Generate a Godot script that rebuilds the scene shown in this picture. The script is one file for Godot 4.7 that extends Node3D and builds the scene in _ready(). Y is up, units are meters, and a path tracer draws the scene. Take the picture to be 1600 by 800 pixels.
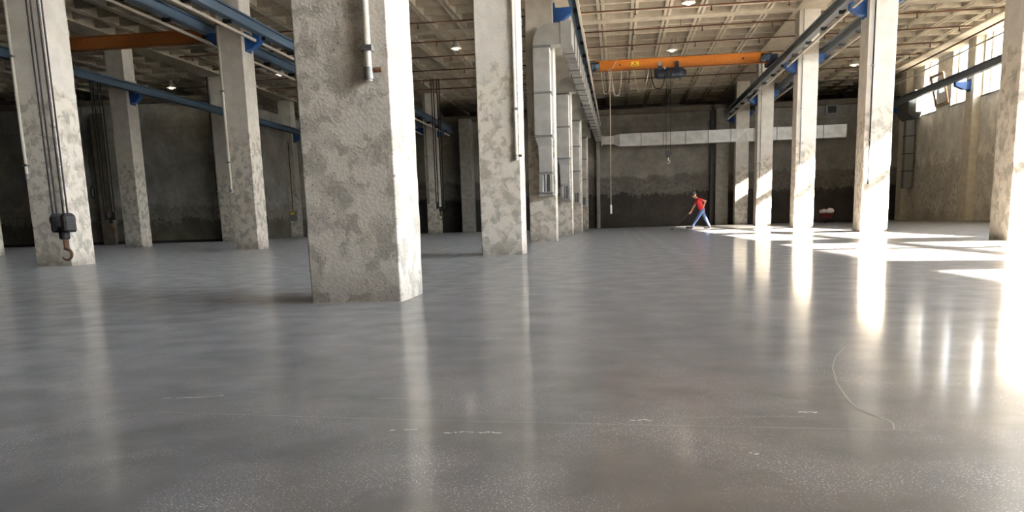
extends Node3D
# An empty industrial hall: plastered concrete columns, waffle ceiling, crane runways, ducts, polished floor.
# Lengths below are in hall units of U metres (x to the side, y up, t into the hall); U is the camera height.

const U := 0.62
const COL_W := 1.25
const CEIL := 13.55       # underside of the ceiling ribs
const SLAB := 14.8        # underside of the ceiling slab
const FAR := 85.0         # partition wall at the far end
const END := 98.0         # the ceiling runs on over the partition to here
const WEST := -57.0
const EAST := 27.0        # inner face of the window wall
const BACK := -24.0       # wall behind the camera

var org := Vector3.ZERO
var M := {}
var used := {}


func v(x: float, y: float, t: float) -> Vector3:
	return Vector3(x, y, -t) * U


# ---------------------------------------------------------------- mesh collector
class MB:
	var p := PackedVector3Array()
	var n := PackedVector3Array()
	var uv := PackedVector2Array()
	var o := Vector3.ZERO

	func tri_raw(a: Vector3, b: Vector3, c: Vector3, na: Vector3, nb: Vector3, nc: Vector3, ua: Vector2, ub: Vector2, uc: Vector2) -> void:
		# clockwise seen from the normal's side
		if (b - a).cross(c - a).dot(na + nb + nc) > 0.0:
			p.append_array([a - o, c - o, b - o]); n.append_array([na, nc, nb]); uv.append_array([ua, uc, ub])
		else:
			p.append_array([a - o, b - o, c - o]); n.append_array([na, nb, nc]); uv.append_array([ua, ub, uc])

	func quad(a: Vector3, b: Vector3, c: Vector3, d: Vector3, out: Vector3, us := [Vector2(0, 0), Vector2(1, 0), Vector2(1, 1), Vector2(0, 1)]) -> void:
		var m := (b - a).cross(c - a)
		if m.length() < 1e-12:
			m = (c - a).cross(d - a)
		m = m.normalized()
		if m.dot(out) < 0.0:
			m = -m
		tri_raw(a, b, c, m, m, m, us[0], us[1], us[2])
		tri_raw(a, c, d, m, m, m, us[0], us[2], us[3])

	func tri(a: Vector3, b: Vector3, c: Vector3, out: Vector3) -> void:
		var m := (b - a).cross(c - a).normalized()
		if m.dot(out) < 0.0:
			m = -m
		tri_raw(a, b, c, m, m, m, Vector2.ZERO, Vector2.ZERO, Vector2.ZERO)

	# a box with chamfered edges; c centre, h half sizes, b turn
	func box(c: Vector3, h: Vector3, bev := 0.0, b := Basis.IDENTITY) -> void:
		bev = minf(bev, minf(h.x, minf(h.y, h.z)) * 0.9)
		var ax := [Vector3.RIGHT, Vector3.UP, Vector3.BACK]
		var hh := [h.x, h.y, h.z]
		var W := func(q: Vector3) -> Vector3: return c + b * q
		for i in 3:
			var j: int = (i + 1) % 3
			var k: int = (i + 2) % 3
			for s in [-1.0, 1.0]:
				var f: Vector3 = ax[i] * hh[i] * s
				var e: Vector3 = ax[j] * (hh[j] - bev)
				var g: Vector3 = ax[k] * (hh[k] - bev)
				var su: float = hh[j] * 2.0
				var sv: float = hh[k] * 2.0
				quad(W.call(f - e - g), W.call(f + e - g), W.call(f + e + g), W.call(f - e + g), b * (ax[i] * s), [Vector2(0, 0), Vector2(su, 0), Vector2(su, sv), Vector2(0, sv)])
				if bev > 0.0:
					for s2 in [-1.0, 1.0]:
						var e1: Vector3 = ax[i] * hh[i] * s + ax[j] * (hh[j] - bev) * s2
						var e2: Vector3 = ax[i] * (hh[i] - bev) * s + ax[j] * hh[j] * s2
						quad(W.call(e1 - g), W.call(e1 + g), W.call(e2 + g), W.call(e2 - g), b * (ax[i] * s + ax[j] * s2))
		if bev > 0.0:
			for sx in [-1.0, 1.0]:
				for sy in [-1.0, 1.0]:
					for sz in [-1.0, 1.0]:
						var q := Vector3(sx * h.x, sy * h.y, sz * h.z)
						tri(W.call(q - Vector3(0, sy, sz) * bev), W.call(q - Vector3(sx, 0, sz) * bev), W.call(q - Vector3(sx, sy, 0) * bev), b * Vector3(sx, sy, sz))

	# a round bar along a path
	func tube(path: Array, r: float, sides := 8, caps := true, r_end := -1.0) -> void:
		var rings := []
		var up := Vector3.UP
		for i in path.size():
			var d: Vector3 = ((path[mini(i + 1, path.size() - 1)] as Vector3) - (path[maxi(i - 1, 0)] as Vector3)).normalized()
			if absf(d.dot(up)) > 0.9:
				up = Vector3.RIGHT if absf(d.x) < 0.7 else Vector3.BACK
			var s := d.cross(up).normalized()
			up = s.cross(d).normalized()
			var ring := []
			var rr := r if r_end < 0.0 else lerpf(r, r_end, float(i) / (path.size() - 1))
			for k in sides + 1:
				var a := TAU * k / sides
				var dir := s * cos(a) + up * sin(a)
				ring.append([(path[i] as Vector3) + dir * rr, dir])
			rings.append(ring)
		for i in path.size() - 1:
			for k in sides:
				var a = rings[i][k]
				var b = rings[i][k + 1]
				var c = rings[i + 1][k + 1]
				var d = rings[i + 1][k]
				tri_raw(a[0], b[0], c[0], a[1], b[1], c[1], Vector2(0, 0), Vector2(0, 1), Vector2(1, 1))
				tri_raw(a[0], c[0], d[0], a[1], c[1], d[1], Vector2(0, 0), Vector2(1, 1), Vector2(1, 0))
		if caps:
			for e in [0, path.size() - 1]:
				var q: Vector3 = (path[0] as Vector3) - (path[1] as Vector3) if e == 0 else (path[e] as Vector3) - (path[e - 1] as Vector3)
				for k in sides:
					tri(path[e], rings[e][k][0], rings[e][k + 1][0], q)

	# turned shape: profile of Vector2(radius, height) about an axis
	func lathe(c: Vector3, prof: Array, sides := 16, axis := Vector3.UP) -> void:
		var s := axis.cross(Vector3.RIGHT if absf(axis.x) < 0.8 else Vector3.UP).normalized()
		var w := axis.cross(s).normalized()
		for i in prof.size() - 1:
			var a: Vector2 = prof[i]
			var b: Vector2 = prof[i + 1]
			var sl := Vector2(b.y - a.y, a.x - b.x).normalized()
			for k in sides:
				var q := []
				for kk in [k, k + 1]:
					var an: float = TAU * kk / sides
					var d := s * cos(an) + w * sin(an)
					var nn := (d * sl.x + axis * sl.y).normalized()
					q.append([c + d * a.x + axis * a.y, c + d * b.x + axis * b.y, nn])
				tri_raw(q[0][0], q[1][0], q[1][1], q[0][2], q[1][2], q[1][2], Vector2.ZERO, Vector2.ZERO, Vector2.ZERO)
				tri_raw(q[0][0], q[1][1], q[0][1], q[0][2], q[1][2], q[0][2], Vector2.ZERO, Vector2.ZERO, Vector2.ZERO)

	# flat outline swept along a direction; outline points are world points in one plane
	func slab(outline: Array, d: Vector3) -> void:
		var cen := Vector3.ZERO
		for q in outline:
			cen += q
		cen /= outline.size()
		var e1: Vector3 = ((outline[1] as Vector3) - (outline[0] as Vector3)).normalized()
		var e2 := d.normalized().cross(e1).normalized()
		var flat := PackedVector2Array()
		for q in outline:
			flat.append(Vector2((q - cen).dot(e1), (q - cen).dot(e2)))
		var t := Geometry2D.triangulate_polygon(flat)
		for i in range(0, t.size(), 3):
			tri(outline[t[i]], outline[t[i + 1]], outline[t[i + 2]], -d)
			tri(outline[t[i]] + d, outline[t[i + 1]] + d, outline[t[i + 2]] + d, d)
		var cw := Geometry2D.is_polygon_clockwise(flat)
		for i in outline.size():
			var a: Vector3 = outline[i]
			var b: Vector3 = outline[(i + 1) % outline.size()]
			var out := (b - a).cross(d) if not cw else d.cross(b - a)
			quad(a, b, b + d, a + d, out)

	func mesh() -> ArrayMesh:
		var arr := []
		arr.resize(Mesh.ARRAY_MAX)
		arr[Mesh.ARRAY_VERTEX] = p
		arr[Mesh.ARRAY_NORMAL] = n
		arr[Mesh.ARRAY_TEX_UV] = uv
		var m := ArrayMesh.new()
		m.add_surface_from_arrays(Mesh.PRIMITIVE_TRIANGLES, arr)
		return m


# ---------------------------------------------------------------- objects
func numbered(called: String) -> String:
	used[called] = used.get(called, -1) + 1
	return called if used[called] == 0 else "%s_%03d" % [called, used[called]]


func mb() -> MB:
	var m := MB.new()
	m.o = org
	return m


func thing(called: String, at: Vector3, label: String, category: String, group := "") -> Node3D:
	var o := Node3D.new()
	o.name = numbered(called)
	add_child(o, true)
	o.position = at
	org = at
	meta(o, label, category, group)
	return o


func meta(o: Node3D, label: String, category: String, group := "") -> void:
	o.set_meta("label", label)
	o.set_meta("category", category)
	if group != "":
		o.set_meta("group", group)


func part(called: String, m: MB, material: Material, parent: Node3D, label := "") -> MeshInstance3D:
	var o := MeshInstance3D.new()
	o.name = called
	o.mesh = m.mesh()
	o.material_override = material
	parent.add_child(o, true)
	if label != "":
		o.set_meta("label", label)
	return o


func solo(called: String, m: MB, material: Material, at: Vector3, label: String, category: String, group := "") -> MeshInstance3D:
	var o := MeshInstance3D.new()
	o.name = numbered(called)
	o.mesh = m.mesh()
	o.material_override = material
	add_child(o, true)
	o.position = at
	meta(o, label, category, group)
	return o


func struct(called: String, m: MB, material: Material, label := "") -> MeshInstance3D:
	var o := MeshInstance3D.new()
	o.name = called
	o.mesh = m.mesh()
	o.material_override = material
	add_child(o, true)
	o.position = m.o
	o.set_meta("kind", "structure")
	if label != "":
		o.set_meta("label", label)
	return o


func hbox(m: MB, x0: float, x1: float, y0: float, y1: float, t0: float, t1: float, bev := 0.0) -> void:
	var a := v(x0, y0, t0)
	var b := v(x1, y1, t1)
	m.box((a + b) / 2.0, ((b - a) / 2.0).abs(), bev)


# ---------------------------------------------------------------- textures and materials
func grey(w: int, h: int, freq: float, sd: int, oct := 4, warp := 0.0, kind := FastNoiseLite.TYPE_SIMPLEX_SMOOTH, seamless := false) -> PackedByteArray:
	var f := FastNoiseLite.new()
	f.noise_type = kind
	f.seed = sd
	f.frequency = freq
	f.fractal_octaves = oct
	f.fractal_type = FastNoiseLite.FRACTAL_FBM if oct > 1 else FastNoiseLite.FRACTAL_NONE
	if warp > 0.0:
		f.domain_warp_enabled = true
		f.domain_warp_amplitude = warp
		f.domain_warp_frequency = freq * 1.6
	var im := f.get_seamless_image(w, h) if seamless else f.get_image(w, h)
	im.convert(Image.FORMAT_L8)
	return im.get_data()


func tex(w: int, h: int, data: PackedByteArray, mono := false) -> ImageTexture:
	return ImageTexture.create_from_image(Image.create_from_data(w, h, false, Image.FORMAT_L8 if mono else Image.FORMAT_RGB8, data))


func put(d: PackedByteArray, i: int, r: float, g: float, b: float) -> void:
	d[i * 3] = int(clampf(r, 0.0, 255.0))
	d[i * 3 + 1] = int(clampf(g, 0.0, 255.0))
	d[i * 3 + 2] = int(clampf(b, 0.0, 255.0))


# plaster of a column: smooth limewash above, worn and trowelled below; the four faces side by side
func column_texture(sd: int, w := 768, h := 2048) -> Array:
	var big := grey(w, h, 0.0085, sd, 3, 90.0)
	var mid := grey(w, h, 0.014, sd + 1, 3, 70.0)
	var strokes := grey(w, h, 0.030, sd + 3, 2, 60.0)
	var fine := grey(w, h, 0.11, sd + 2, 3)
	var d := PackedByteArray()
	d.resize(w * h * 3)
	var bump := PackedByteArray()
	bump.resize(w * h)
	for y in h:
		var up := 13.6 * (1.0 - float(y) / h)     # height in hall units
		for x in w:
			var i := y * w + x
			var b := big[i] / 255.0
			var m := mid[i] / 255.0
			var f := fine[i] / 255.0 - 0.5
			var s := strokes[i] / 255.0
			var worn := smoothstep(5.9, 5.0, up + (b - 0.5) * 1.6)
			var q := b * 0.5 + m * 0.5
			var patch := 0.6 * smoothstep(0.50, 0.53, q) + 0.4 * smoothstep(0.535, 0.555, m * 0.7 + s * 0.3)
			var edge := 1.0 - smoothstep(0.0, 0.02, absf(q - 0.51))
			var stroke := 1.0 - smoothstep(0.0, 0.035, absf(s - 0.5))
			var foot := smoothstep(0.5, 0.05, up + (m - 0.5) * 0.5)
			var pit := smoothstep(0.235, 0.29, f) * smoothstep(0.52, 0.6, b)
			var k := 1.0 + f * 0.10 - worn * (patch * (0.14 + 0.2 * (m - 0.5)) + edge * 0.05 + stroke * (s - 0.49) * 1.2 + stroke * 0.03) - foot * 0.14
			k *= 1.0 - (1.0 - worn) * (b - 0.5) * 0.10 - worn * pit * 0.35
			put(d, i, 214.0 * k, 208.0 * k - worn * 2.0, 198.0 * k - worn * patch * 2.0 - worn * 5.0)
			bump[i] = int(clampf(150.0 + f * 60.0 * (0.4 + worn) - worn * (patch * 60.0 + stroke * 24.0 + pit * 60.0), 0.0, 255.0))
	return [tex(w, h, d), tex(w, h, bump, true)]


# walls: paint bands of their own with ragged borders, plus one faint darker line
func wall_texture(sd: int, low: float, high: float, c_low: Color, c_mid: Color, c_up: Color, rough_edge: float) -> ImageTexture:
	var w := 1024
	var h := 512
	var big := grey(w, h, 0.011, sd, 4, 20.0)
	var mid := grey(w, h, 0.05, sd + 1, 4, 12.0)
	var d := PackedByteArray()
	d.resize(w * h * 3)
	for y in h:
		var up := 14.4 * (1.0 - float(y) / h)
		for x in w:
			var i := y * w + x
			var b := big[i] / 255.0 - 0.5
			var m := mid[i] / 255.0 - 0.5
			var s1 := smoothstep(low - 0.1, low + 0.1, up + (m * 1.2 + b * 0.8) * rough_edge)
			var s2 := smoothstep(high - 0.15, high + 0.15, up + (m + b) * 0.7 * rough_edge)
			var c := c_low.lerp(c_mid, s1).lerp(c_up, s2)
			var k := 1.0 + b * 0.25 + m * 0.12
			var spot := smoothstep(0.05, 0.12, m + b * 0.3) * s1 * (1.0 - s2)
			k *= 1.0 - 0.16 * spot
			k *= 1.0 - 0.06 * smoothstep(0.2, 0.0, absf(up - 9.9))  # faint darker line across the wall, high up
			put(d, i, c.r * 255.0 * k, c.g * 255.0 * k, c.b * 255.0 * k)
	return tex(w, h, d)


func floor_textures() -> Array:
	var w := 1024
	var big := grey(w, w, 0.006, 71, 4, 40.0, FastNoiseLite.TYPE_SIMPLEX_SMOOTH, true)
	var fine := grey(w, w, 0.42, 72, 1, 0.0, FastNoiseLite.TYPE_SIMPLEX_SMOOTH, true)
	var cell := grey(w, w, 0.09, 73, 1, 0.0, FastNoiseLite.TYPE_CELLULAR, true)
	var d := PackedByteArray()
	d.resize(w * w * 3)
	var rough := PackedByteArray()
	rough.resize(w * w)
	for i in w * w:
		var b := big[i] / 255.0 - 0.5
		var f := fine[i] / 255.0 - 0.5
		var s := smoothstep(0.24, 0.42, f)
		var dk := smoothstep(0.12, 0.3, -f)
		var k := 1.0 + b * 0.5 + s * 2.6 - dk * 0.34 + (cell[i] / 255.0 - 0.5) * 0.08
		put(d, i, 72.0 * k, 69.6 * k, 68.4 * k)
		rough[i] = int(clampf(160.0 + b * 110.0 + f * 20.0, 118.0, 215.0))
	var big2 := grey(w, w, 0.03, 81, 5, 30.0, FastNoiseLite.TYPE_SIMPLEX_SMOOTH, true)
	var d2 := PackedByteArray()
	d2.resize(w * w * 3)
	for i in w * w:
		var q := Vector2(i % w, i / w) / float(w)
		var n := big2[i] / 255.0 - 0.5
		var k := 0.70 + 1.25 * n
		# broad arcs left by the polishing machine
		for a in [[0.2, 1.3, 0.9, 0.016], [0.9, -0.4, 0.75, 0.012], [1.5, 0.6, 1.1, 0.02], [0.5, 0.5, 0.31, 0.01]]:
			k += 0.16 * smoothstep(a[3], a[3] * 0.3, absf(q.distance_to(Vector2(a[0], a[1])) - a[2]) + n * 0.02)
		k = clampf(k, 0.34, 1.0)
		put(d2, i, 255.0 * k, 253.0 * k, 253.0 * k)
	return [tex(w, w, d), tex(w, w, rough, true), tex(w, w, d2)]


func mat(c: Color, rough := 0.8, metal := 0.0) -> StandardMaterial3D:
	var m := StandardMaterial3D.new()
	m.albedo_color = c
	m.roughness = rough
	m.metallic = metal
	return m


func rgb8(r: int, g: int, b: int) -> Color:
	return Color8(r, g, b)


func noise_tex(freq: float, sd: int, lo: Color, hi: Color, sz := 256, oct := 4) -> ImageTexture:
	var g := grey(sz, sz, freq, sd, oct, 0.0, FastNoiseLite.TYPE_SIMPLEX_SMOOTH, true)
	var d := PackedByteArray()
	d.resize(sz * sz * 3)
	for i in sz * sz:
		var c := lo.lerp(hi, g[i] / 255.0)
		put(d, i, c.r * 255.0, c.g * 255.0, c.b * 255.0)
	return tex(sz, sz, d)


func mottled(lo: Color, hi: Color, rough: float, metal: float, freq: float, sd: int, scale: float) -> StandardMaterial3D:
	var m := mat(Color.WHITE, rough, metal)
	m.albedo_texture = noise_tex(freq, sd, lo, hi)
	m.uv1_triplanar = true
	m.uv1_world_triplanar = true
	m.uv1_scale = Vector3.ONE * scale
	return m


func make_materials() -> void:
	for k in 2:
		var t := column_texture(11 + 20 * k)
		var m := mat(Color.WHITE, 0.9)
		m.albedo_texture = t[0]
		m.heightmap_enabled = true
		m.heightmap_texture = t[1]
		m.heightmap_scale = 0.7
		m.metallic_specular = 0.3
		M["plaster%d" % k] = m
	for a in [
		["wall_far", 301, 3.3, 5.1, rgb8(66, 62, 58), rgb8(108, 104, 97), rgb8(128, 124, 116), 0.7],
		["wall_left", 331, 1.9, 3.3, rgb8(104, 100, 88), rgb8(140, 136, 126), rgb8(150, 147, 140), 1.0],
		["wall_right", 361, 0.6, 5.0, rgb8(190, 182, 165), rgb8(212, 205, 190), rgb8(228, 222, 209), 1.6],
	]:
		var m := mat(Color.WHITE, 0.9)
		m.albedo_texture = wall_texture(a[1], a[2], a[3], a[4], a[5], a[6], a[7])
		m.metallic_specular = 0.25
		M[a[0]] = m
	var f := floor_textures()
	var fl := mat(Color.WHITE, 0.60)
	fl.albedo_texture = f[0]
	fl.roughness_texture = f[1]
	fl.uv1_triplanar = true
	fl.uv1_world_triplanar = true
	fl.uv1_scale = Vector3.ONE / 2.6
	fl.detail_enabled = true
	fl.detail_albedo = f[2]
	fl.detail_blend_mode = BaseMaterial3D.BLEND_MODE_MUL
	fl.detail_uv_layer = BaseMaterial3D.DETAIL_UV_2
	fl.uv2_triplanar = true
	fl.uv2_world_triplanar = true
	fl.uv2_scale = Vector3.ONE / 17.0
	fl.metallic_specular = 0.8
	fl.rim_enabled = true
	fl.rim = 0.22
	fl.rim_tint = 0.0
	fl.clearcoat_enabled = true
	fl.clearcoat = 0.6
	fl.clearcoat_roughness = 0.12
	M.floor = fl
	M.joint = mat(rgb8(158, 154, 150), 0.7)
	M.scuff = mat(rgb8(232, 228, 222), 0.8)
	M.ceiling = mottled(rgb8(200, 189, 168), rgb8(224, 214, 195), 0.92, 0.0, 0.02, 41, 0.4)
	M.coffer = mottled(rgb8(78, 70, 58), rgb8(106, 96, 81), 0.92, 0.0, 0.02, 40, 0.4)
	M.beam = mottled(rgb8(84, 76, 66), rgb8(108, 99, 87), 0.92, 0.0, 0.02, 42, 0.4)
	M.pilaster = mottled(rgb8(130, 126, 118), rgb8(160, 156, 148), 0.9, 0.0, 0.02, 43, 0.5)
	M.pilaster_light = mottled(rgb8(196, 186, 166), rgb8(222, 213, 194), 0.9, 0.0, 0.02, 44, 0.5)
	M.zinc = mottled(rgb8(176, 177, 175), rgb8(204, 204, 201), 0.42, 0.6, 0.012, 45, 0.5)
	M.zinc_dull = mottled(rgb8(120, 121, 120), rgb8(150, 150, 148), 0.5, 0.7, 0.05, 46, 2.0)
	M.blue = mottled(rgb8(70, 92, 116), rgb8(98, 118, 138), 0.5, 0.1, 0.05, 47, 2.0)
	M.blue_grey = mottled(rgb8(100, 109, 118), rgb8(128, 136, 142), 0.45, 0.1, 0.05, 62, 2.0)
	M.blue_bright = mottled(rgb8(22, 66, 124), rgb8(34, 88, 154), 0.45, 0.0, 0.05, 48, 2.0)
	M.rail = mat(rgb8(120, 118, 114), 0.4, 0.8)
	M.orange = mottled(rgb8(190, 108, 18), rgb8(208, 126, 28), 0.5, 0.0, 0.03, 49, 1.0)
	M.orange_shaded = mottled(rgb8(120, 70, 20), rgb8(150, 88, 28), 0.7, 0.0, 0.03, 61, 1.0)  # darker copy of the orange, with the shade of the side bay put in
	M.rust = mottled(rgb8(92, 62, 44), rgb8(124, 88, 62), 0.8, 0.1, 0.06, 50, 3.0)
	M.pipe = mottled(rgb8(196, 188, 174), rgb8(218, 212, 200), 0.55, 0.0, 0.06, 51, 3.0)
	M.dark = mottled(rgb8(30, 30, 32), rgb8(52, 51, 50), 0.55, 0.3, 0.06, 52, 4.0)
	M.motor = mottled(rgb8(26, 34, 48), rgb8(40, 50, 66), 0.5, 0.2, 0.06, 53, 4.0)
	M.steel = mottled(rgb8(140, 138, 134), rgb8(186, 183, 178), 0.35, 0.8, 0.08, 54, 6.0)
	M.cable = mat(rgb8(196, 186, 166), 0.6)
	M.black_cable = mat(rgb8(28, 27, 27), 0.6)
	M.yellow = mat(rgb8(238, 200, 60), 0.5)
	M.black = mat(rgb8(20, 20, 20), 0.6)
	M.frame = mat(rgb8(150, 146, 138), 0.6)
	M.brown = mottled(rgb8(128, 100, 76), rgb8(160, 132, 104), 0.8, 0.0, 0.05, 55, 2.0)
	var g := mat(Color(0.9, 0.95, 1.0, 0.06), 0.02)
	g.transparency = BaseMaterial3D.TRANSPARENCY_ALPHA
	M.glass = g
	var g2 := mat(Color(0.86, 0.84, 0.78, 0.85), 0.1)  # nearly opaque grey, added to dim the far windows and their floor reflections
	g2.transparency = BaseMaterial3D.TRANSPARENCY_ALPHA
	M.dimming_glass = g2
	var g3 := mat(Color(0.86, 0.84, 0.78, 0.45), 0.1)  # milder grey, added to weaken daylight through the middle windows
	g3.transparency = BaseMaterial3D.TRANSPARENCY_ALPHA
	M.half_dimming_glass = g3
	var e := mat(rgb8(255, 250, 240), 0.4)
	e.emission_enabled = true
	e.emission = Color(1.0, 0.93, 0.82)
	e.emission_energy_multiplier = 1.6
	M.bulb = e
	M.enamel = mat(rgb8(200, 198, 190), 0.4)
	M.skin = mat(rgb8(196, 142, 116), 0.6)
	M.red = mat(rgb8(206, 52, 50), 0.85)
	M.jeans = mottled(rgb8(58, 76, 118), rgb8(100, 122, 164), 0.9, 0.0, 0.05, 56, 5.0)
	M.shoe = mat(rgb8(24, 24, 30), 0.7)
	M.cap = mat(rgb8(52, 66, 62), 0.9)
	M.white_cloth = mottled(rgb8(206, 200, 190), rgb8(236, 232, 224), 0.9, 0.0, 0.05, 57, 5.0)
	M.red_paint = mottled(rgb8(84, 22, 20), rgb8(118, 34, 28), 0.5, 0.0, 0.05, 58, 5.0)
	M.wood = mat(rgb8(150, 120, 86), 0.7)


# ---------------------------------------------------------------- camera, sky, sun
func camera_and_light() -> void:
	var cam := Camera3D.new()
	cam.name = "camera"
	var yaw := -0.133
	var pitch := 0.1747
	var roll := 0.0302
	# rows of the camera axes in (x, y, t)
	var fx := Vector3(cos(yaw), 0, -sin(yaw))
	var fz0 := Vector3(sin(yaw), 0, cos(yaw))
	var fy := Vector3(0, cos(pitch), 0) + fz0 * sin(pitch)
	var fz := Vector3(0, -sin(pitch), 0) + fz0 * cos(pitch)
	var rx := fx * cos(roll) - fy * sin(roll)
	var ry := fx * sin(roll) + fy * cos(roll)
	var g := func(a: Vector3) -> Vector3: return Vector3(a.x, a.y, -a.z)
	cam.transform = Transform3D(Basis(g.call(rx), g.call(ry), -g.call(fz)), Vector3(0, U, 0))
	var near := 0.05
	cam.projection = Camera3D.PROJECTION_FRUSTUM
	cam.near = near
	cam.far = 300.0
	cam.size = 800.0 / 1264.0 * near
	cam.frustum_offset = Vector2(0.0, (568.7 - 400.0) / 1264.0 * near)
	add_child(cam)
	cam.current = true

	var env := Environment.new()
	env.background_mode = Environment.BG_SKY
	var sky := Sky.new()
	var sm := ProceduralSkyMaterial.new()
	sm.sky_top_color = Color(0.80, 0.85, 0.92)
	sm.sky_horizon_color = Color(0.95, 0.95, 0.93)
	sm.ground_horizon_color = Color(0.80, 0.77, 0.72)
	sm.ground_bottom_color = Color(0.55, 0.52, 0.47)
	sm.sun_angle_max = 12.0
	sky.sky_material = sm
	env.sky = sky
	env.background_energy_multiplier = 75.0
	env.tonemap_mode = Environment.TONE_MAPPER_LINEAR
	env.tonemap_exposure = 1.78
	env.sdfgi_enabled = true
	env.ssao_enabled = true
	env.ssil_enabled = true
	var we := WorldEnvironment.new()
	we.name = "world"
	we.environment = env
	add_child(we)

	var sun := DirectionalLight3D.new()
	sun.name = "sun"
	sun.light_energy = 150.0
	sun.light_color = Color(1.0, 0.95, 0.88)
	sun.light_angular_distance = 1.4
	sun.shadow_enabled = true
	sun.sky_mode = DirectionalLight3D.SKY_MODE_LIGHT_ONLY
	add_child(sun)
	sun.look_at_from_position(Vector3.ZERO, Vector3(-1.0, -0.62, -0.28), Vector3.UP)


# ---------------------------------------------------------------- the hall
const M_T := [10.35, 24.29, 38.24, 52.18, 66.12, 80.07]
const R_T := [25.74, 40.6, 55.45, 70.31, 85.17]
const M_X := -2.82
const A_X := -17.5
const C_X := -32.2
const D_X := -46.9
const R_X := 12.61
const PIL_T := [8.9, 23.7, 38.4, 53.1, 67.6, 82.4]


func wall_quad(m: MB, a: Vector3, b: Vector3, y0: float, y1: float, out: Vector3) -> void:
	# a and b are (x, 0, t); texture runs along in tiles of 28 units and up in one
	var l := (b - a).length()
	var s := (a.x + a.z) / 28.0
	var e := s + l / 28.0
	m.quad(v(a.x, y0, a.z), v(b.x, y0, b.z), v(b.x, y1, b.z), v(a.x, y1, a.z), out, [Vector2(s, 1.0 - y0 / 14.4), Vector2(e, 1.0 - y0 / 14.4), Vector2(e, 1.0 - y1 / 14.4), Vector2(s, 1.0 - y1 / 14.4)])


# wall box with textured inner face
func wall_box(m: MB, x0: float, x1: float, y0: float, y1: float, t0: float, t1: float, faces: String) -> void:
	for f in faces.split(" "):
		match f:
			"south": wall_quad(m, Vector3(x0, 0, t0), Vector3(x1, 0, t0), y0, y1, Vector3(0, 0, 1))
			"north": wall_quad(m, Vector3(x0, 0, t1), Vector3(x1, 0, t1), y0, y1, Vector3(0, 0, -1))
			"west": wall_quad(m, Vector3(x0, 0, t0), Vector3(x0, 0, t1), y0, y1, Vector3(-1, 0, 0))
			"east": wall_quad(m, Vector3(x1, 0, t0), Vector3(x1, 0, t1), y0, y1, Vector3(1, 0, 0))
			"top": m.quad(v(x0, y1, t0), v(x1, y1, t0), v(x1, y1, t1), v(x0, y1, t1), Vector3.UP, [Vector2(0, 0.2), Vector2(0.1, 0.2), Vector2(0.1, 0.3), Vector2(0, 0.3)])
			"bottom": m.quad(v(x0, y0, t0), v(x1, y0, t0), v(x1, y0, t1), v(x0, y0, t1), Vector3.DOWN, [Vector2(0, 0.2), Vector2(0.1, 0.2), Vector2(0.1, 0.3), Vector2(0, 0.3)])


const SILL := 9.2
const HEAD := 13.75
const ALL := "south north west east top bottom"


func window_spans() -> Array:
	# [t0, t1] of the high windows in the east wall
	var w := [[69.9, 72.7], [75.9, 78.9], [55.0, 58.9], [60.4, 66.7]]
	for s in [9.8, 24.6, 39.3]:
		w.append([s + 1.0, s + 6.7])
		w.append([s + 7.4, s + 13.1])
	w.append([-5.0, 1.5])
	w.append([2.5, 8.0])
	return w


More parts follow.
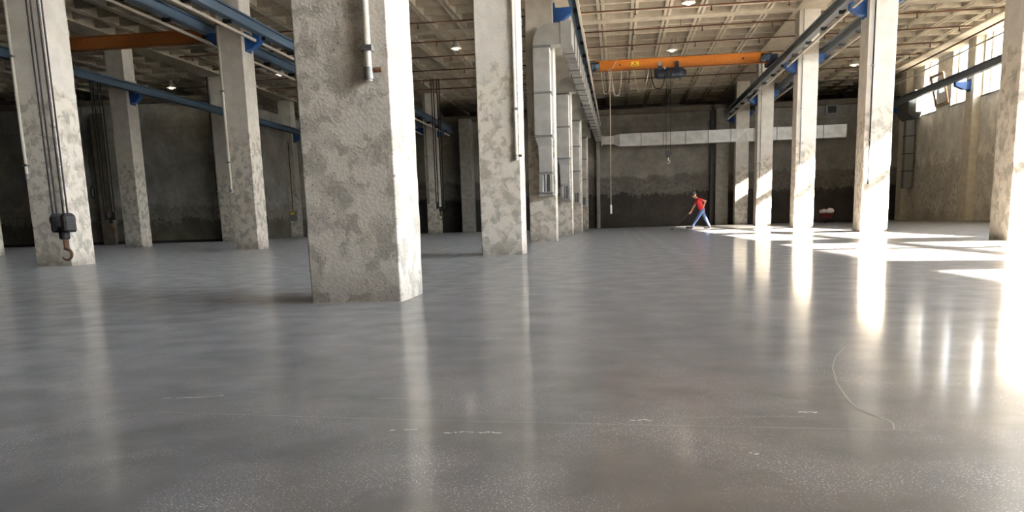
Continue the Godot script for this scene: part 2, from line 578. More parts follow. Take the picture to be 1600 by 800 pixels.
func shell() -> void:
	org = Vector3.ZERO
	# floor
	var m := mb()
	hbox(m, WEST - 1, EAST + 1, -0.5, 0.0, BACK - 1, END + 1)
	var fl := struct("floor", m, M.floor, "polished grey concrete floor of the hall")
	floor_marks(fl)
	# far wall, set forward in the west bays
	m = mb()
	wall_box(m, -33.0, EAST, 0, 11.2, FAR, FAR + 0.8, ALL)
	struct("wall_north", m, M.wall_far, "far grey wall with a dark painted lower band")
	m = mb()
	wall_box(m, WEST, -33.0, 0, 12.0, 68.5, 69.3, ALL)
	wall_box(m, -33.6, -33.0, 0, 12.0, 69.3, FAR + 0.8, ALL)
	struct("wall_northwest", m, M.wall_left, "nearer grey end wall with stained and peeling lower band")
	m = mb()
	wall_box(m, WEST - 0.8, EAST + 0.8, 0, 15.3, END, END + 0.8, ALL)
	struct("wall_end", m, M.wall_far)
	m = mb()
	wall_box(m, WEST - 0.8, WEST, 0, 15.3, BACK, END, ALL)
	struct("wall_west", m, M.beam)
	m = mb()
	wall_box(m, WEST - 0.8, EAST + 0.8, 0, 15.3, BACK - 0.8, BACK, ALL)
	struct("wall_south", m, M.beam)
	# window wall
	m = mb()
	var sp := window_spans()
	sp.sort_custom(func(a, b): return a[0] < b[0])
	wall_box(m, EAST, EAST + 0.8, 0, SILL, BACK - 0.8, END + 0.8, ALL)
	wall_box(m, EAST, EAST + 0.8, HEAD, 15.2, BACK - 0.8, END + 0.8, ALL)
	var at := BACK - 0.8
	for s in sp:
		wall_box(m, EAST, EAST + 0.8, SILL, HEAD, at, s[0], ALL)
		at = s[1]
	wall_box(m, EAST, EAST + 0.8, SILL, HEAD, at, END + 0.8, ALL)
	struct("wall_east", m, M.wall_right, "cream plastered side wall under the high windows")
	var k := 0
	for s in sp:
		k += 1
		window(k, s[0], s[1])
	# pilasters
	k = 0
	for t in PIL_T:
		k += 1
		m = mb()
		hbox(m, EAST - 0.62, EAST, 0, SLAB, t - 0.7, t + 0.7, 0.02)
		struct("trim_%d" % k, m, M.pilaster_light, "pale pilaster on the window wall")
	for a in [[9.7, 10.95, FAR - 0.6, FAR], [-2.1, -1.75, FAR - 0.4, FAR], [-15.9, -14.7, FAR - 1.6, FAR], [-45.6, -44.5, 67.9, 68.5]]:
		k += 1
		m = mb()
		hbox(m, a[0], a[1], 0, 11.3, a[2], a[3], 0.02)
		struct("trim_%d" % k, m, M.beam if a[0] < -40.0 else M.pilaster, "grey pilaster on the end wall")
	# dark skirting of the end wall and the beam over it
	m = mb()
	hbox(m, WEST, -33.6, 0, 0.22, 68.38, 68.5)
	struct("baseboard_northwest", m, M.dark)
	m = mb()
	hbox(m, -33.0, EAST, 11.15, 11.65, FAR - 0.5, FAR + 0.8, 0.02)
	struct("trim_%d" % (k + 1), m, M.beam, "dark concrete beam along the top of the far wall")
	m = mb()
	hbox(m, WEST, -33.0, 11.95, 12.4, 68.1, 69.3, 0.02)
	struct("trim_%d" % (k + 2), m, M.beam, "dark concrete beam along the top of the nearer end wall")


func window(k: int, t0: float, t1: float) -> void:
	org = v(EAST + 0.5, SILL, (t0 + t1) / 2.0)
	var o := Node3D.new()
	o.name = "window_%d" % k
	add_child(o, true)
	o.position = org
	o.set_meta("kind", "structure")
	var m := mb()
	var x := EAST + 0.5
	for y in [SILL + 0.06, HEAD - 0.06]:
		hbox(m, x - 0.07, x + 0.07, y - 0.06, y + 0.06, t0, t1)
	for t in [t0 + 0.06, t1 - 0.06]:
		hbox(m, x - 0.07, x + 0.07, SILL, HEAD, t - 0.06, t + 0.06)
	part("window_frame", m, M.frame, o)
	var nt := maxi(1, int(round((t1 - t0) / 2.9)))
	for i in range(1, nt):
		var t := lerpf(t0, t1, float(i) / nt)
		m = mb()
		hbox(m, x - 0.05, x + 0.05, SILL, HEAD, t - 0.035, t + 0.035)
		part("mullion", m, M.frame, o)
	for y in [11.5]:
		m = mb()
		hbox(m, x - 0.045, x + 0.045, y - 0.035, y + 0.035, t0, t1)
		part("glazing_bar", m, M.frame, o)
	for i in nt:
		for r in 2:
			var ya: float = [SILL, 11.5][r]
			var yb: float = [11.5, HEAD][r]
			m = mb()
			m.quad(v(x, ya, lerpf(t0, t1, float(i) / nt)), v(x, ya, lerpf(t0, t1, float(i + 1) / nt)), v(x, yb, lerpf(t0, t1, float(i + 1) / nt)), v(x, yb, lerpf(t0, t1, float(i) / nt)), Vector3(-1, 0, 0))
			part("pane", m, M.dimming_glass if t0 > 53.0 else M.half_dimming_glass if t0 > 9.0 else M.glass, o)
	m = mb()
	hbox(m, EAST - 0.12, EAST + 0.2, SILL - 0.1, SILL, t0 - 0.1, t1 + 0.1, 0.01)
	part("window_sill", m, M.frame, o)


func floor_marks(fl: Node3D) -> void:
	org = Vector3.ZERO
	var rng := RandomNumberGenerator.new()
	rng.seed = 5
	# saw-cut joint across the foreground
	var m := mb()
	ribbon(m, [Vector2(-2.6, 4.15), Vector2(-1.0, 3.97), Vector2(0.5, 3.86), Vector2(1.35, 3.8)], 0.006)
	part("saw_cut_joint", m, M.joint, fl)
	m = mb()
	var cr := [Vector2(1.26, 3.82), Vector2(1.29, 3.98), Vector2(1.22, 4.2), Vector2(1.23, 4.5), Vector2(1.28, 4.9), Vector2(1.38, 5.4), Vector2(1.5, 5.8), Vector2(1.66, 6.2)]
	var curve := Curve2D.new()
	for i in cr.size():
		var d: Vector2 = (cr[mini(i + 1, cr.size() - 1)] - cr[maxi(i - 1, 0)]) / 6.0
		curve.add_point(cr[i], -d, d)
	ribbon(m, Array(curve.tessellate(3, 3)), 0.009)
	part("crack", m, M.joint, fl)
	# scuffs: broken strokes
	for s in [[-0.86, 3.72, 0.30, 26], [-1.12, 3.76, 0.22, 10], [0.90, 4.16, 0.10, 12], [-2.75, 4.5, 0.35, 14], [0.05, 3.98, 0.12, 8], [0.55, 3.42, 0.05, 6], [-1.5, 6.9, 0.5, 14]]:
		m = mb()
		var c := Vector2(s[0], s[1])
		for i in s[3]:
			var n := c + Vector2(s[2] / s[3], rng.randf_range(-0.018, 0.018))
			if rng.randf() < 0.8:
				ribbon(m, [c, n], rng.randf_range(0.004, 0.013))
			c = n
		part("scuff", m, M.scuff, fl)
	# faint tyre prints: rows of slanting dashes
	for s in [[-1.74, 4.46, 0.16, 12, 0.035], [-1.42, 4.48, 0.2, 14, 0.035], [0.32, 4.02, 0.18, 12, 0.05], [0.62, 4.05, 0.3, 18, 0.035], [1.85, 3.78, 0.45, 18, 0.09]]:
		m = mb()
		for i in s[3]:
			var c := Vector2(s[0] + s[2] * i / s[3], s[1] + rng.randf_range(-0.006, 0.006))
			ribbon(m, [c, c + Vector2(0.02, s[4] * rng.randf_range(0.6, 1.0))], rng.randf_range(0.002, 0.005))
		part("tyre_print", m, M.joint, fl)


func ribbon(m: MB, pts: Array, w: float) -> void:
	for i in pts.size() - 1:
		var a: Vector2 = pts[i]
		var b: Vector2 = pts[i + 1]
		var s := Vector2(-(b - a).y, (b - a).x).normalized() * w / 2.0
		var y := 0.0015
		m.quad(v(a.x - s.x, y, a.y - s.y), v(b.x - s.x, y, b.y - s.y), v(b.x + s.x, y, b.y + s.y), v(a.x + s.x, y, a.y + s.y), Vector3.UP)


func trapezoid(m: MB, a: Vector3, b: Vector3, side: Vector3, wb: float, wt: float, y0: float, y1: float) -> void:
	# rib from a to b (on y = 0), side is the unit vector across, in hall units
	var f := func(q: Vector3, s: float, y: float) -> Vector3: return v(q.x + side.x * s, y, q.z + side.z * s)
	m.quad(f.call(a, -wb, y0), f.call(b, -wb, y0), f.call(b, wb, y0), f.call(a, wb, y0), Vector3.DOWN)
	for s in [-1.0, 1.0]:
		m.quad(f.call(a, s * wb, y0), f.call(b, s * wb, y0), f.call(b, s * wt, y1), f.call(a, s * wt, y1), Vector3(side.x * s, 0, -side.z * s))
	for q in [a, b]:
		var out := Vector3(q.x - (a.x + b.x) / 2.0, 0, -(q.z - (a.z + b.z) / 2.0))
		m.quad(f.call(q, -wb, y0), f.call(q, wb, y0), f.call(q, wt, y1), f.call(q, -wt, y1), out)


func ceiling() -> void:
	org = v(0, SLAB, 30)
	var m := mb()
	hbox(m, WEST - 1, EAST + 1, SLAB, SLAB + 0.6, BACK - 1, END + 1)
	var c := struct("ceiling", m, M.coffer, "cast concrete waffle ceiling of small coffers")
	var xs := []
	for i in 6:
		xs.append(-0.95 + 2.07 * i)
		xs.append(-5.95 - 1.98 * i)
		xs.append(-20.7 - 1.98 * i)
		xs.append(-35.4 - 1.98 * i)
	for i in 6:
		xs.append(14.3 + 1.95 * i)
	for i in 4:
		xs.append(-50.0 - 1.98 * i)
	var rib_mesh: Mesh
	for x in xs:
		if rib_mesh == null:
			m = mb()
			m.o = v(x, SLAB, 30)
			# two ribs cast side by side with a joint between them
			for s in [-1.0, 1.0]:
				trapezoid(m, Vector3(x + s * 0.135, 0, BACK), Vector3(x + s * 0.135, 0, END), Vector3(1, 0, 0), 0.09, 0.13, CEIL, SLAB)
			rib_mesh = m.mesh()
		rib("ceiling_rib", rib_mesh, c, v(x, SLAB, 30) - org)
	var cross: Mesh
	var thick: Mesh
	for k in range(-37, 20):
		var t := 55.8 + 2.122 * k
		var is_thick: bool = posmod(k, 7) == 0
		if (thick if is_thick else cross) == null:
			m = mb()
			m.o = v(0, SLAB, t)
			if is_thick:
				trapezoid(m, Vector3(WEST, 0, t), Vector3(EAST, 0, t), Vector3(0, 0, 1), 0.5, 0.55, CEIL - 0.04, SLAB)
				thick = m.mesh()
			else:
				trapezoid(m, Vector3(WEST, 0, t), Vector3(EAST, 0, t), Vector3(0, 0, 1), 0.13, 0.2, CEIL + 0.02, SLAB)
				cross = m.mesh()
		rib("ceiling_beam" if is_thick else "ceiling_rib", thick if is_thick else cross, c, v(0, SLAB, t) - org)
	for a in [[M_X - 1.45, M_X + 0.2], [A_X - 1.45, A_X + 0.2], [C_X - 1.45, C_X + 0.2], [D_X - 1.45, D_X + 0.2], [R_X - 1.5, R_X + 0.25], [25.0, EAST]]:
		m = mb()
		hbox(m, a[0], a[1], CEIL - 0.1, SLAB, BACK, END, 0.02)
		part("ceiling_beam", m, M.ceiling, c)


func rib(called: String, mesh: Mesh, parent: Node3D, at: Vector3) -> void:
	var o := MeshInstance3D.new()
	o.name = called
	o.mesh = mesh
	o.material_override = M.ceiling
	o.position = at
	parent.add_child(o, true)


# ---------------------------------------------------------------- columns
func column(x_right: float, t: float, sd: int, label: String) -> Node3D:
	var h := CEIL - 0.08
	var c := v(x_right - COL_W / 2.0, 0, t + COL_W / 2.0)
	org = c
	var o := MeshInstance3D.new()
	o.name = numbered("concrete_column")
	var m := mb()
	m.o = Vector3.ZERO
	var nz := FastNoiseLite.new()
	nz.seed = sd
	nz.frequency = 2.4
	nz.fractal_octaves = 3
	var hw := COL_W / 2.0 * U
	var bev := 0.02
	# perimeter: per face 5 points between the chamfers
	var ring := []
	var dirs := [Vector3(0, 0, 1), Vector3(1, 0, 0), Vector3(0, 0, -1), Vector3(-1, 0, 0)]
	for f in 4:
		var nrm: Vector3 = dirs[f]
		var tan: Vector3 = dirs[(f + 1) % 4]
		for i in 7:
			var a := lerpf(-1.0, 1.0, i / 6.0)
			ring.append([nrm * hw + tan * a * (hw - bev), nrm, tan, (f + (a + 1.0) / 2.0) / 4.0, absf(a) > 0.99])
	var rows := []
	var ny := 52
	for j in ny + 1:
		var y: float = h * U * j / ny
		var row := []
		for q in ring:
			var p: Vector3 = q[0] + Vector3(0, y, 0)
			var e := nz.get_noise_3dv(p * (2.0 if q[4] else 0.6))
			var worn := smoothstep(3.6, 3.0, y)
			p += q[1] * e * (0.006 + 0.004 * worn)
			if q[4]:
				p -= (q[1] as Vector3) * maxf(0.0, e + 0.15) * 0.022 * worn
			row.append(p)
		rows.append(row)
	var k := ring.size()
	var off := float(sd % 7) / 7.0
	for j in ny:
		for i in k:
			var i2 := (i + 1) % k
			var ua: float = ring[i][3] + off
			var ub: float = (ring[i2][3] if i2 > 0 else 1.0) + off
			var va := 1.0 - h / 13.6 * j / ny
			var vb := 1.0 - h / 13.6 * (j + 1) / ny
			var na: Vector3 = ring[i][1]
			var nb: Vector3 = ring[i2][1]
			m.tri_raw(rows[j][i], rows[j][i2], rows[j + 1][i2], na, nb, nb, Vector2(ua, va), Vector2(ub, va), Vector2(ub, vb))
			m.tri_raw(rows[j][i], rows[j + 1][i2], rows[j + 1][i], na, nb, na, Vector2(ua, va), Vector2(ub, vb), Vector2(ua, vb))
	o.mesh = m.mesh()
	o.material_override = M["plaster%d" % (sd % 2)]
	add_child(o, true)
	o.position = c
	meta(o, label, "column", "concrete columns")
	return o


func columns() -> void:
	var ml := ["massive mottled plaster column in the foreground with a valve pipe on it", "plaster column just behind the massive one, thin pipe along its edge",
		"column carrying the nearest round-shouldered duct drop", "column carrying the second duct drop, partly behind the nearest duct column",
		"column carrying the third duct drop along the receding duct row", "last and narrowest column of the duct row, against the far wall"]
	for i in 6:
		column(M_X, M_T[i], 2 + i * 3, ml[i])
	var al := ["", "patchy column behind the big hanging pulley block with ropes", "sunlit-edged column between the pulley block column and the massive column", "", "",
		"slim dim column with a hook block, seen in the gap past the massive column"]
	for i in [1, 2, 5]:
		column(A_X, M_T[i], 5 + i * 3, al[i])
	column(C_X, M_T[2], 16, "sliver of a pale column cut off by the frame beside the pulley block column")
	column(C_X, M_T[3], 19, "column with a blue bracket between the pulley block column and end wall")
	column(C_X, M_T[4], 23, "dark shaded column tucked behind a sunlit-edged column by the end wall")
	column(C_X, M_T[5], 26, "dim distant column with an electric box, close to the massive column's edge")
	column(D_X, M_T[4], 29, "dim distant column beside the long rope pair, near the end wall corner")
	var rl := ["shaded column at the window wall end of the row, nearest of its row", "broad column with its face blazing in sun and a dark conduit, second of its row",
		"sunlit column with blue brackets and a conduit, third of its row", "sunlit column behind the crane girder's end, fourth of its row", "farthest column of the sunlit row with one slanting sun stripe"]
	for i in 5:
		column(R_X, R_T[i] if i < 4 else 82.7, 32 + i * 3, rl[i])


# ---------------------------------------------------------------- pipes on the columns
func pipe_on_column(x: float, t: float, y0: float, r: float, label: String, tap: float, mt: Material, clips := [4.2, 7.5, 10.5]) -> void:
	var top := CEIL - 0.1
	var p := thing("wall_pipe", v(x, y0, t), label, "pipe", "pipes on the columns")
	var m := mb()
	m.tube([v(x, y0, t), v(x, top, t)], r * U, 10)
	part("pipe", m, mt, p)
	for y in clips:
		if y > y0:
			m = mb()
			hbox(m, x - r * 1.7, x + r * 1.7, y - 0.035, y + 0.035, t - r * 1.3, t + r * 1.6, 0.003)
			part("clip", m, M.zinc_dull, p)
	if tap != 0.0:
		m = mb()
		m.lathe(v(x, y0 + 0.05, t), [Vector2(0, -0.02), Vector2(r * 1.5 * U, -0.02), Vector2(r * 1.5 * U, 0.07), Vector2(0, 0.07)], 10)
		part("coupling", m, M.zinc_dull, p)
		m = mb()
		m.tube([v(x, y0 + 0.13, t), v(x + tap, y0 + 0.13, t)], r * 0.7 * U, 8)
		part("tap", m, M.rust, p, "rusty stub tap")


func pipes() -> void:
	pipe_on_column(-3.075, 10.29, 2.78, 0.045, "cream pipe with a rusty tap down the massive column's face", 0.17, M.pipe, [3.17, 6.5, 9.8])
	pipe_on_column(-2.925, 24.22, 2.75, 0.05, "thin cream pipe with a tap along the edge of the column behind the massive one", 0.16, M.pipe)
	pipe_on_column(A_X - 1.12, 24.22, 2.78, 0.05, "cream pipe down the shaded face of the pulley block column", -0.06, M.pipe, [3.2, 6.5, 9.8])
	pipe_on_column(A_X - 1.12, 38.17, 2.78, 0.06, "pale pipe on the sunlit-edged column beside the massive column", 0.08, M.pipe)
	pipe_on_column(R_X - 1.0, 40.53, 2.2, 0.035, "dark conduit on the broad sun-blazed column", 0.0, M.dark)
	pipe_on_column(R_X - 0.98, 55.38, 2.4, 0.035, "dark conduit on the blue-bracketed sunlit column", 0.0, M.zinc_dull)
	pipe_on_column(R_X - 1.0, 70.24, 2.6, 0.035, "thin conduit on the sunlit column behind the crane girder's end", 0.0, M.zinc_dull)
	pipe_on_column(26.6, 67.0, 2.6, 0.05, "dark conduit down the pilaster between the windows", 0.0, M.dark)
	pipe_on_column(A_X - 1.0, 79.98, 2.9, 0.09, "grimy pipe on the slim dim column past the massive column", 0.0, M.pilaster)
	pipe_on_column(C_X - 1.3, 66.0, 2.8, 0.05, "dark pipe on the shaded column tucked by the end wall", 0.0, M.dark)


# ---------------------------------------------------------------- crane runways
func ibeam(m: MB, x: float, y: float, t0: float, t1: float, w: float, h: float) -> void:
	# y is the underside
	hbox(m, x - w / 2, x + w / 2, y, y + 0.06, t0, t1, 0.004)
	hbox(m, x - w / 2, x + w / 2, y + h - 0.06, y + h, t0, t1, 0.004)
	hbox(m, x - 0.03, x + 0.03, y + 0.05, y + h - 0.05, t0, t1)


func runway(x: float, y: float, t0: float, t1: float, cols: Array, col_face: float, label: String, bar: float) -> void:
	var o := thing("crane_runway", v(x, y, (t0 + t1) / 2), label, "crane rail", "blue crane runways")
	var m := mb()
	ibeam(m, x, y, t0, t1, 0.36, 0.5)
	part("beam", m, M.blue_grey if x > 0.0 else M.blue, o)
	m = mb()
	hbox(m, x - 0.05, x + 0.05, y + 0.5, y + 0.58, t0, t1)
	part("rail", m, M.rail, o)
	var s := signf(col_face - x)
	for t in cols:
		m = mb()
		# bracket: gusset profile swept along t, tapering away from the column
		var g := [v(col_face, y, t - 0.22), v(x + s * 0.1, y, t - 0.22), v(x + s * 0.1, y - 0.25, t - 0.22), v(lerpf(x, col_face, 0.6), y - 0.55, t - 0.22), v(col_face, y - 0.6, t - 0.22)]
		m.slab(g, v(0, 0, 0.44))
		hbox(m, minf(col_face, col_face - s * 0.06), maxf(col_face, col_face - s * 0.06), y - 0.7, y + 0.2, t - 0.3, t + 0.3, 0.004)
		part("bracket", m, M.blue_bright, o)
	if bar != 0.0:
		# pale conductor bar hung beside the beam
		m = mb()
		hbox(m, x + bar - 0.06, x + bar + 0.06, y - 0.28, y - 0.16, t0, t1, 0.003)
		part("conductor_bar", m, M.pipe, o)
		var n := int((t1 - t0) / 3.5)
		for i in n:
			m = mb()
			var t := t0 + 1.5 + i * 3.5
			hbox(m, minf(x, x + bar) - 0.03, maxf(x, x + bar) + 0.07, y - 0.16, y + 0.02, t - 0.05, t + 0.05)
			part("hanger", m, M.dark, o)


func runways() -> void:
	var am := [M_T[1] + 0.62, M_T[2] + 0.62, M_T[5] + 0.62]
	runway(A_X + 0.8, 10.02, 6, 84, am, A_X, "blue crane runway on the massive column side of the pulley block row", -0.3)
	runway(A_X - COL_W - 0.75, 10.25, 6, 84, am, A_X - COL_W, "blue crane runway on the end wall side of the pulley block row", -0.3)
	var ct := [M_T[2] + 0.62, M_T[3] + 0.62, M_T[4] + 0.62, M_T[5] + 0.62]
	runway(C_X + 0.75, 10.1, 6, 84, ct, C_X, "dim blue crane runway crossing below the dark orange crane", 0.0)
	var mt := [M_T[2] + 0.62, M_T[3] + 0.62, M_T[4] + 0.62]
	runway(M_X + 0.92, 10.4, 6, 84.5, mt, M_X, "crane runway beside the receding square duct", 0.25)
	var rt := [R_T[0] + 0.62, R_T[1] + 0.62, R_T[2] + 0.62, R_T[3] + 0.62, 84.2]
	runway(R_X - COL_W - 0.82, 10.4, 6, 84.5, rt, R_X - COL_W, "blue crane runway under the orange girder's end, in front of sunlit columns", 0.22)
	runway(R_X + 0.6, 10.85, 6, 84.5, rt, R_X, "blue crane runway behind the sunlit columns, window wall side", 0.3)
	runway(25.2, 10.3, 6, 84.5, [38.4, 53.1, 67.6, 82.4], 26.38, "blue crane runway passing in front of the high windows", 0.0)


# ---------------------------------------------------------------- cranes and hoists
func crane(t: float, x0: float, x1: float, y: float, label: String, mt: Material, detail: bool) -> void:
	# y is the girder's underside
	var c := thing("overhead_crane", v((x0 + x1) / 2, y, t), label, "crane", "orange bridge cranes")
	var m := mb()
	var a := x0 + 0.9
	var b := x1 - 0.7
	hbox(m, a, b, y, y + 0.05, t - 0.26, t + 0.26)
	hbox(m, a, b, y + 0.62, y + 0.68, t - 0.26, t + 0.26)
	hbox(m, a, b, y + 0.04, y + 0.63, t - 0.16, t + 0.16)
	part("girder", m, mt, c)
	for e in [[x0 + 0.45, 1.0], [x1 - 0.45, -1.0]]:
		m = mb()
		hbox(m, e[0] - 0.22, e[0] + 0.22, y - 0.12, y + 0.34, t - 1.3, t + 1.3, 0.02)
		hbox(m, minf(e[0], e[0] + e[1] * 0.7), maxf(e[0], e[0] + e[1] * 0.7), y + 0.05, y + 0.58, t - 0.36, t + 0.36, 0.01)
		var tr := part("end_truck", m, M.motor, c)
		for s in [-1.0, 1.0]:
			m = mb()
			m.lathe(v(e[0], y - 0.1, t + s * 0.95), [Vector2(0, -0.06), Vector2(0.055, -0.06), Vector2(0.055, 0.06), Vector2(0, 0.06)], 14, Vector3.RIGHT)
			part("wheel", m, M.dark, tr)
		m = mb()
		m.lathe(v(e[0] + e[1] * 0.55, y + 0.22, t - 0.5), [Vector2(0, -0.28), Vector2(0.09, -0.28), Vector2(0.13, -0.22), Vector2(0.13, 0.1), Vector2(0.08, 0.16), Vector2(0, 0.16)], 12, Vector3.BACK)
		m.lathe(v(e[0] + e[1] * 0.25, y + 0.24, t - 0.5), [Vector2(0, -0.22), Vector2(0.1, -0.22), Vector2(0.1, 0.12), Vector2(0, 0.12)], 12, Vector3.BACK)
		part("drive_motor", m, M.blue if detail else M.motor, c)
	m = mb()
	hbox(m, a, b, y - 0.06, y, t - 0.33, t - 0.28)
	part("festoon_track", m, M.rust, c)
	if detail:
		m = mb()
		hbox(m, 1.02, 1.55, y + 0.2, y + 0.52, t - 0.185, t - 0.165)
		var sg := part("warning_plate", m, M.yellow, c, "yellow plate with a warning triangle")
		m = mb()
		m.slab([v(1.2, y + 0.37, t - 0.19), v(1.37, y + 0.37, t - 0.19), v(1.285, y + 0.5, t - 0.19)], v(0, 0, 0.01))
		part("warning_triangle", m, M.black, sg)
		m = mb()
		for q in [[1.1, 1.2], [1.23, 1.27], [1.3, 1.38], [1.41, 1.47]]:
			hbox(m, q[0], q[1], y + 0.25, y + 0.32, t - 0.195, t - 0.18)
		part("lettering", m, M.black, sg)
		m = mb()
		for q in [0.25, 8.6]:
			m.lathe(v(q, y + 0.34, t - 0.165), [Vector2(0, 0.02), Vector2(0.035, 0.02), Vector2(0.045, 0.0)], 8, Vector3.BACK)
		part("bolt", m, M.dark, c)


func loop(m: MB, x0: float, x1: float, y: float, drop: float, t: float, r: float) -> void:
	var pts := []
	for i in 17:
		var f := i / 16.0
		var k := 2.0 * f - 1.0
		pts.append(v(lerpf(x0, x1, f), y - drop * (1.0 - pow(absf(k), 3.5)), t))
	m.tube(pts, r * U, 6)


func hook_shape(m: MB, c: Vector3, s: float) -> void:
	# shank and curl; c is the top of the shank, s the height
	var pts := [c, c + Vector3(0, -0.3, 0) * s]
	for i in 13:
		var a := deg_to_rad(100.0 - i * 21.0)
		pts.append(c + Vector3(cos(a) * 0.2, -0.56 + sin(a) * 0.2, 0) * s)
	m.tube(pts, 0.075 * s, 8, true, 0.03 * s)


func hook_block(x: float, y: float, t: float, s: float, top: float, turn: float, label: String, light := false) -> void:
	# y is the underside of the block's housing
	var o := thing("hook_block", v(x, y, t), label, "hook block", "pulley blocks hanging from the hoists")
	var b := Basis(Vector3.UP, turn)
	var c := v(x, y, t)
	var k := s * U
	for q in [-1.0, 1.0]:
		var m := mb()
		var cc: Vector3 = c + b * Vector3(q * 0.21 * k, 0.40 * k, 0)
		m.box(cc, Vector3(0.1 + 0.012 * q, 0.25, 0.2) * k, 0.05 * k, b)
		m.box(cc + b * Vector3(0, -0.1 * k, 0), Vector3(0.11 + 0.012 * q, 0.12, 0.18) * k, 0.03 * k, b)
		var sh := part("sheave_housing", m, M.dark, o)
		m = mb()
		m.lathe(cc + Vector3(0, 0.1 * k, 0), [Vector2(0, -0.08 * k), Vector2(0.2 * k, -0.08 * k), Vector2(0.15 * k, 0), Vector2(0.2 * k, 0.08 * k), Vector2(0, 0.08 * k)], 16, b.x)
		part("sheave", m, M.dark, sh)
		for e in [-0.09, 0.07]:
			m = mb()
			var p0: Vector3 = cc + b * Vector3(e * k, 0.2 * k, 0.05 * k)
			m.tube([p0, Vector3(p0.x, top * U, p0.z)], (0.022 if s < 1.0 else 0.05) * U, 6)
			part("rope", m, M.black_cable, o)
	var m2 := mb()
	m2.box(c + Vector3(0, 0.24 * k, 0), Vector3(0.13, 0.07, 0.1) * k, 0.03 * k, b)
	m2.box(c + Vector3(0, 0.07 * k, 0), Vector3(0.11, 0.12, 0.13) * k, 0.04 * k, b)
	part("crosshead", m2, M.dark, o)
	m2 = mb()
	hook_shape(m2, c + Vector3(0, -0.03 * k, 0), 0.8 * k)
	part("hook", m2, M.rust, o)


